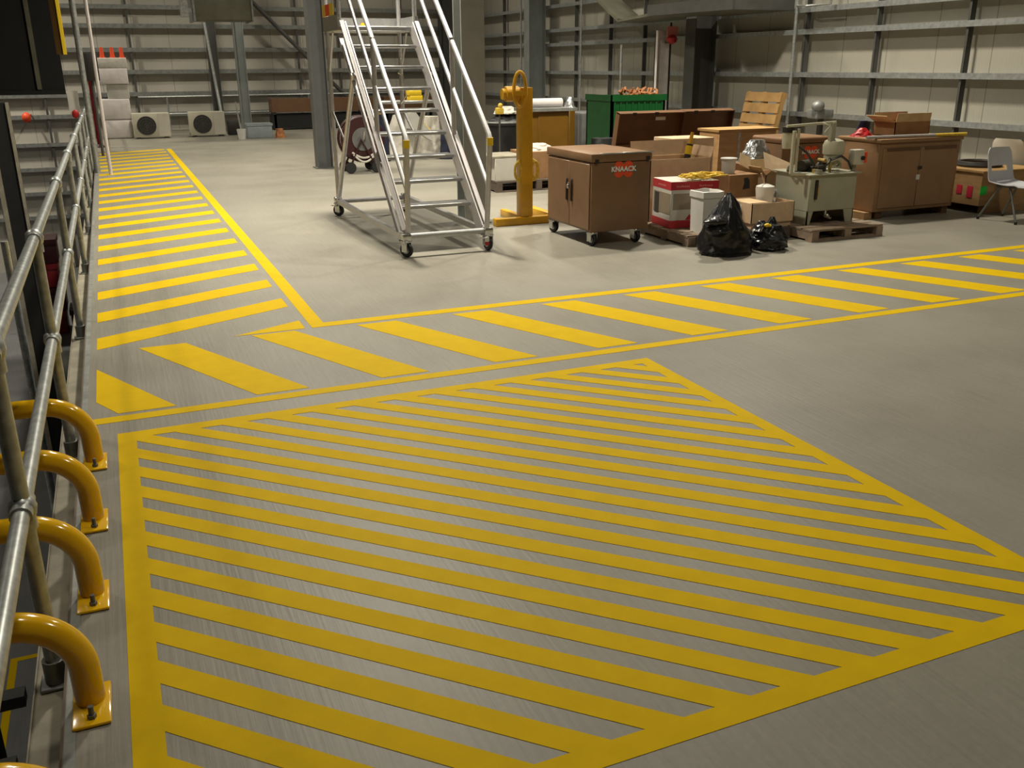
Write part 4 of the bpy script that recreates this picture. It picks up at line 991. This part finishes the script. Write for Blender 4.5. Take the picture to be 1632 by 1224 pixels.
o = build('bag', bag_mesh(6.3, 18.25, .15, .2, .5, lambda v: 1.0-.3*v, 51, 40, 16, .0), 'navy'); tag(o, 'dark navy bag standing right of the sacks', 'bag')
o = build('bag', bag_mesh(4.95, 18.4, .2, .2, .9, lambda v: 1.0-.3*v, 53, 40, 16, .0), 'navy'); tag(o, 'dark navy bag standing left of the sacks', 'bag')

# ------------------------------------------------------------------ far wall things
def condenser(label):
    r = thing('condenser_unit', (0,0,0), label, 'air conditioner', 'outdoor condenser units at the far wall')
    build('casing', MB().rbox(-.47, 0, .04, .47, .36, .66, .015, 2), 'creamac', r)
    build('fan_grille', MB().cyl((-.13, -.012, .34), (-.13, .01, .34), .245, n=32), 'fan', r, 'dark round fan grille')
    g = MB()
    for R_ in (.06, .12, .18, .24): g.torus((-.13, -.016, .34), R_, .006, 'y', 32, 5)
    for a in range(4): g.bar((-.13-.24*math.cos(a*PI/4), -.016, .34-.24*math.sin(a*PI/4)), (-.13+.24*math.cos(a*PI/4), -.016, .34+.24*math.sin(a*PI/4)), .008, .008, (0, 1, 0))
    build('grille_wire', g, 'steeldk', r)
    build('badge', MB().box(.2, -.003, .52, .27, 0, .57), 'blue', r, 'small blue badge')
    build('side_panel', MB().box(.17, -.004, .06, .45, -.0, .64), 'cream', r)
    build('foot', MB().box(-.4, 0, 0, -.3, .36, .04).box(.3, 0, 0, .4, .36, .04), 'inkb', r)
    return r
a0 = condenser('left of the two cream condenser units at the far wall'); a0.location = (1.06, 27.2, 0)
dup(a0, (2.5, 27.25, 0), None, 'right of the two cream condenser units at the far wall')
for nm, bx, m_, l in (('bale', (-.12, 27.6, 0, .60, 28.15, .5), 'whitew', 'bottom white shrink-wrapped bale of the stack left of the condenser units'),
                      ('carton', (-.13, 27.6, .502, .60, 28.15, 1.02), 'whitew', 'second white carton from the bottom of the stack left of the condenser units'),
                      ('carton', (.08, 27.65, 1.022, .62, 28.15, 1.40), 'boxw', 'cream carton, third from the bottom of the stack left of the condenser units'),
                      ('carton', (-.10, 27.6, 1.402, .64, 28.15, 1.80), 'whitew', 'bright white carton near the top of the stack left of the condenser units'),
                      ('carton', (-.08, 27.6, 1.802, .66, 28.15, 2.06), 'bagw', 'grey topmost carton of the stack left of the condenser units')):
    tag(build(nm, MB().rbox(*bx[:6], .06 if nm == 'bale' else .02, 3), m_), l, nm, 'white stack at the far left')
for x, l in ((.08, 'left'), (.33, 'middle'), (.56, 'right')):
    tag(build('traffic_cone', MB().lathe((x, 27.75, 2.061), [(.08, 0), (.08, .02), (.06, .02), (.04, .26), (0, .26)], 14), 'redo'), '%s orange cone on the white stack' % l, 'cone', 'orange cones on the white stack')
bu = thing('bucket', (3.2, 25.8, 0), 'small white bucket holding a stick at the far wall', 'bucket')
build('pail', MB().lathe((3.2, 25.8, 0), [(0, 0), (.09, 0), (.12, .26), (0, .26)], 18), 'white', bu)
build('stick', MB().tube([(3.2, 25.8, .2), (3.12, 25.8, .95)], .022, 6), 'galvp', bu)
tag(build('crate', MB().rbox(3.38, 25.9, 0, 4.02, 26.4, .36, .02, 2).box(3.36, 25.88, .32, 4.04, 26.42, .38), 'crateb'), 'blue grey plastic crate at the far wall beside the white bucket', 'crate')
o = build('bag', bag_mesh(4.22, 25.9, .14, .14, .24, lambda v: 1.0-.4*v, 61, 36, 14, 0), 'orangen'); tag(o, 'orange bag beside the blue grey crate', 'bag')
tag(build('bin', MB().rbox(3.06, 27.5, 0, 3.42, 27.9, .4, .03, 2), 'inkb'), 'black bin between the right condenser unit and the white bucket', 'bin')
for i, (x, w_, l) in enumerate(((5.3, 1.5, 'brown steel bench unit at the far wall left of the front column'), (7.0, 1.7, 'brown steel bench unit at the far wall behind the hose reel'), (8.8, 1.6, 'brown steel bench unit at the far wall behind the steps'))):
    r = thing('bench_unit', (x, 29.2, 0), l, 'bench', 'brown bench units along the far wall')
    build('body', MB().box(x-w_/2, 29.0, .52, x+w_/2, 29.6, .9), 'brownd', r)
    build('under_shelf', MB().box(x-w_/2, 29.05, .05, x+w_/2, 29.6, .45), 'black', r)
    build('foot', MB().box(x-w_/2+.05, 29.05, 0, x-w_/2+.12, 29.6, .52).box(x+w_/2-.12, 29.05, 0, x+w_/2-.05, 29.6, .52), 'steeldk', r)

# ------------------------------------------------------------------ light
def lamp(x, y, z, e, sx=.6, sy_=.6, col=(1, .925, .76)):
    l = bpy.data.lights.new('bay_or_fill_lamp', 'AREA'); l.shape = 'RECTANGLE'; l.size = sx; l.size_y = sy_; l.energy = e; l.color = col; l.spread = math.radians(140)
    o = bpy.data.objects.new('bay_or_fill_lamp', l); C.objects.link(o); o.location = (x, y, z); return o
EN = 620
for x, y, k_ in ((2.8, 11.0, 1.0), (8.2, 11.0, .66), (2.6, 18.5, .62), (8.2, 18.5, .42), (2.6, 26, .28), (7.6, 26, .25), (-4.5, 27.3, .75), (-4, 9, .2), (6.4, 2.4, .19), (1.0, 3.2, .08)):  # last two are added fill lamps for front faces and hoops
    lamp(x, y, 7.0, EN*k_)
wd = bpy.data.worlds.new('hall_air'); bpy.context.scene.world = wd; wd.use_nodes = True
wd.node_tree.nodes['Background'].inputs[0].default_value = (.9, .95, 1, 1); wd.node_tree.nodes['Background'].inputs[1].default_value = .012

vs = bpy.context.scene.view_settings
vs.view_transform = 'Standard'; vs.look = 'None'; vs.gamma = 1; vs.use_curve_mapping = False; vs.exposure = 0.0
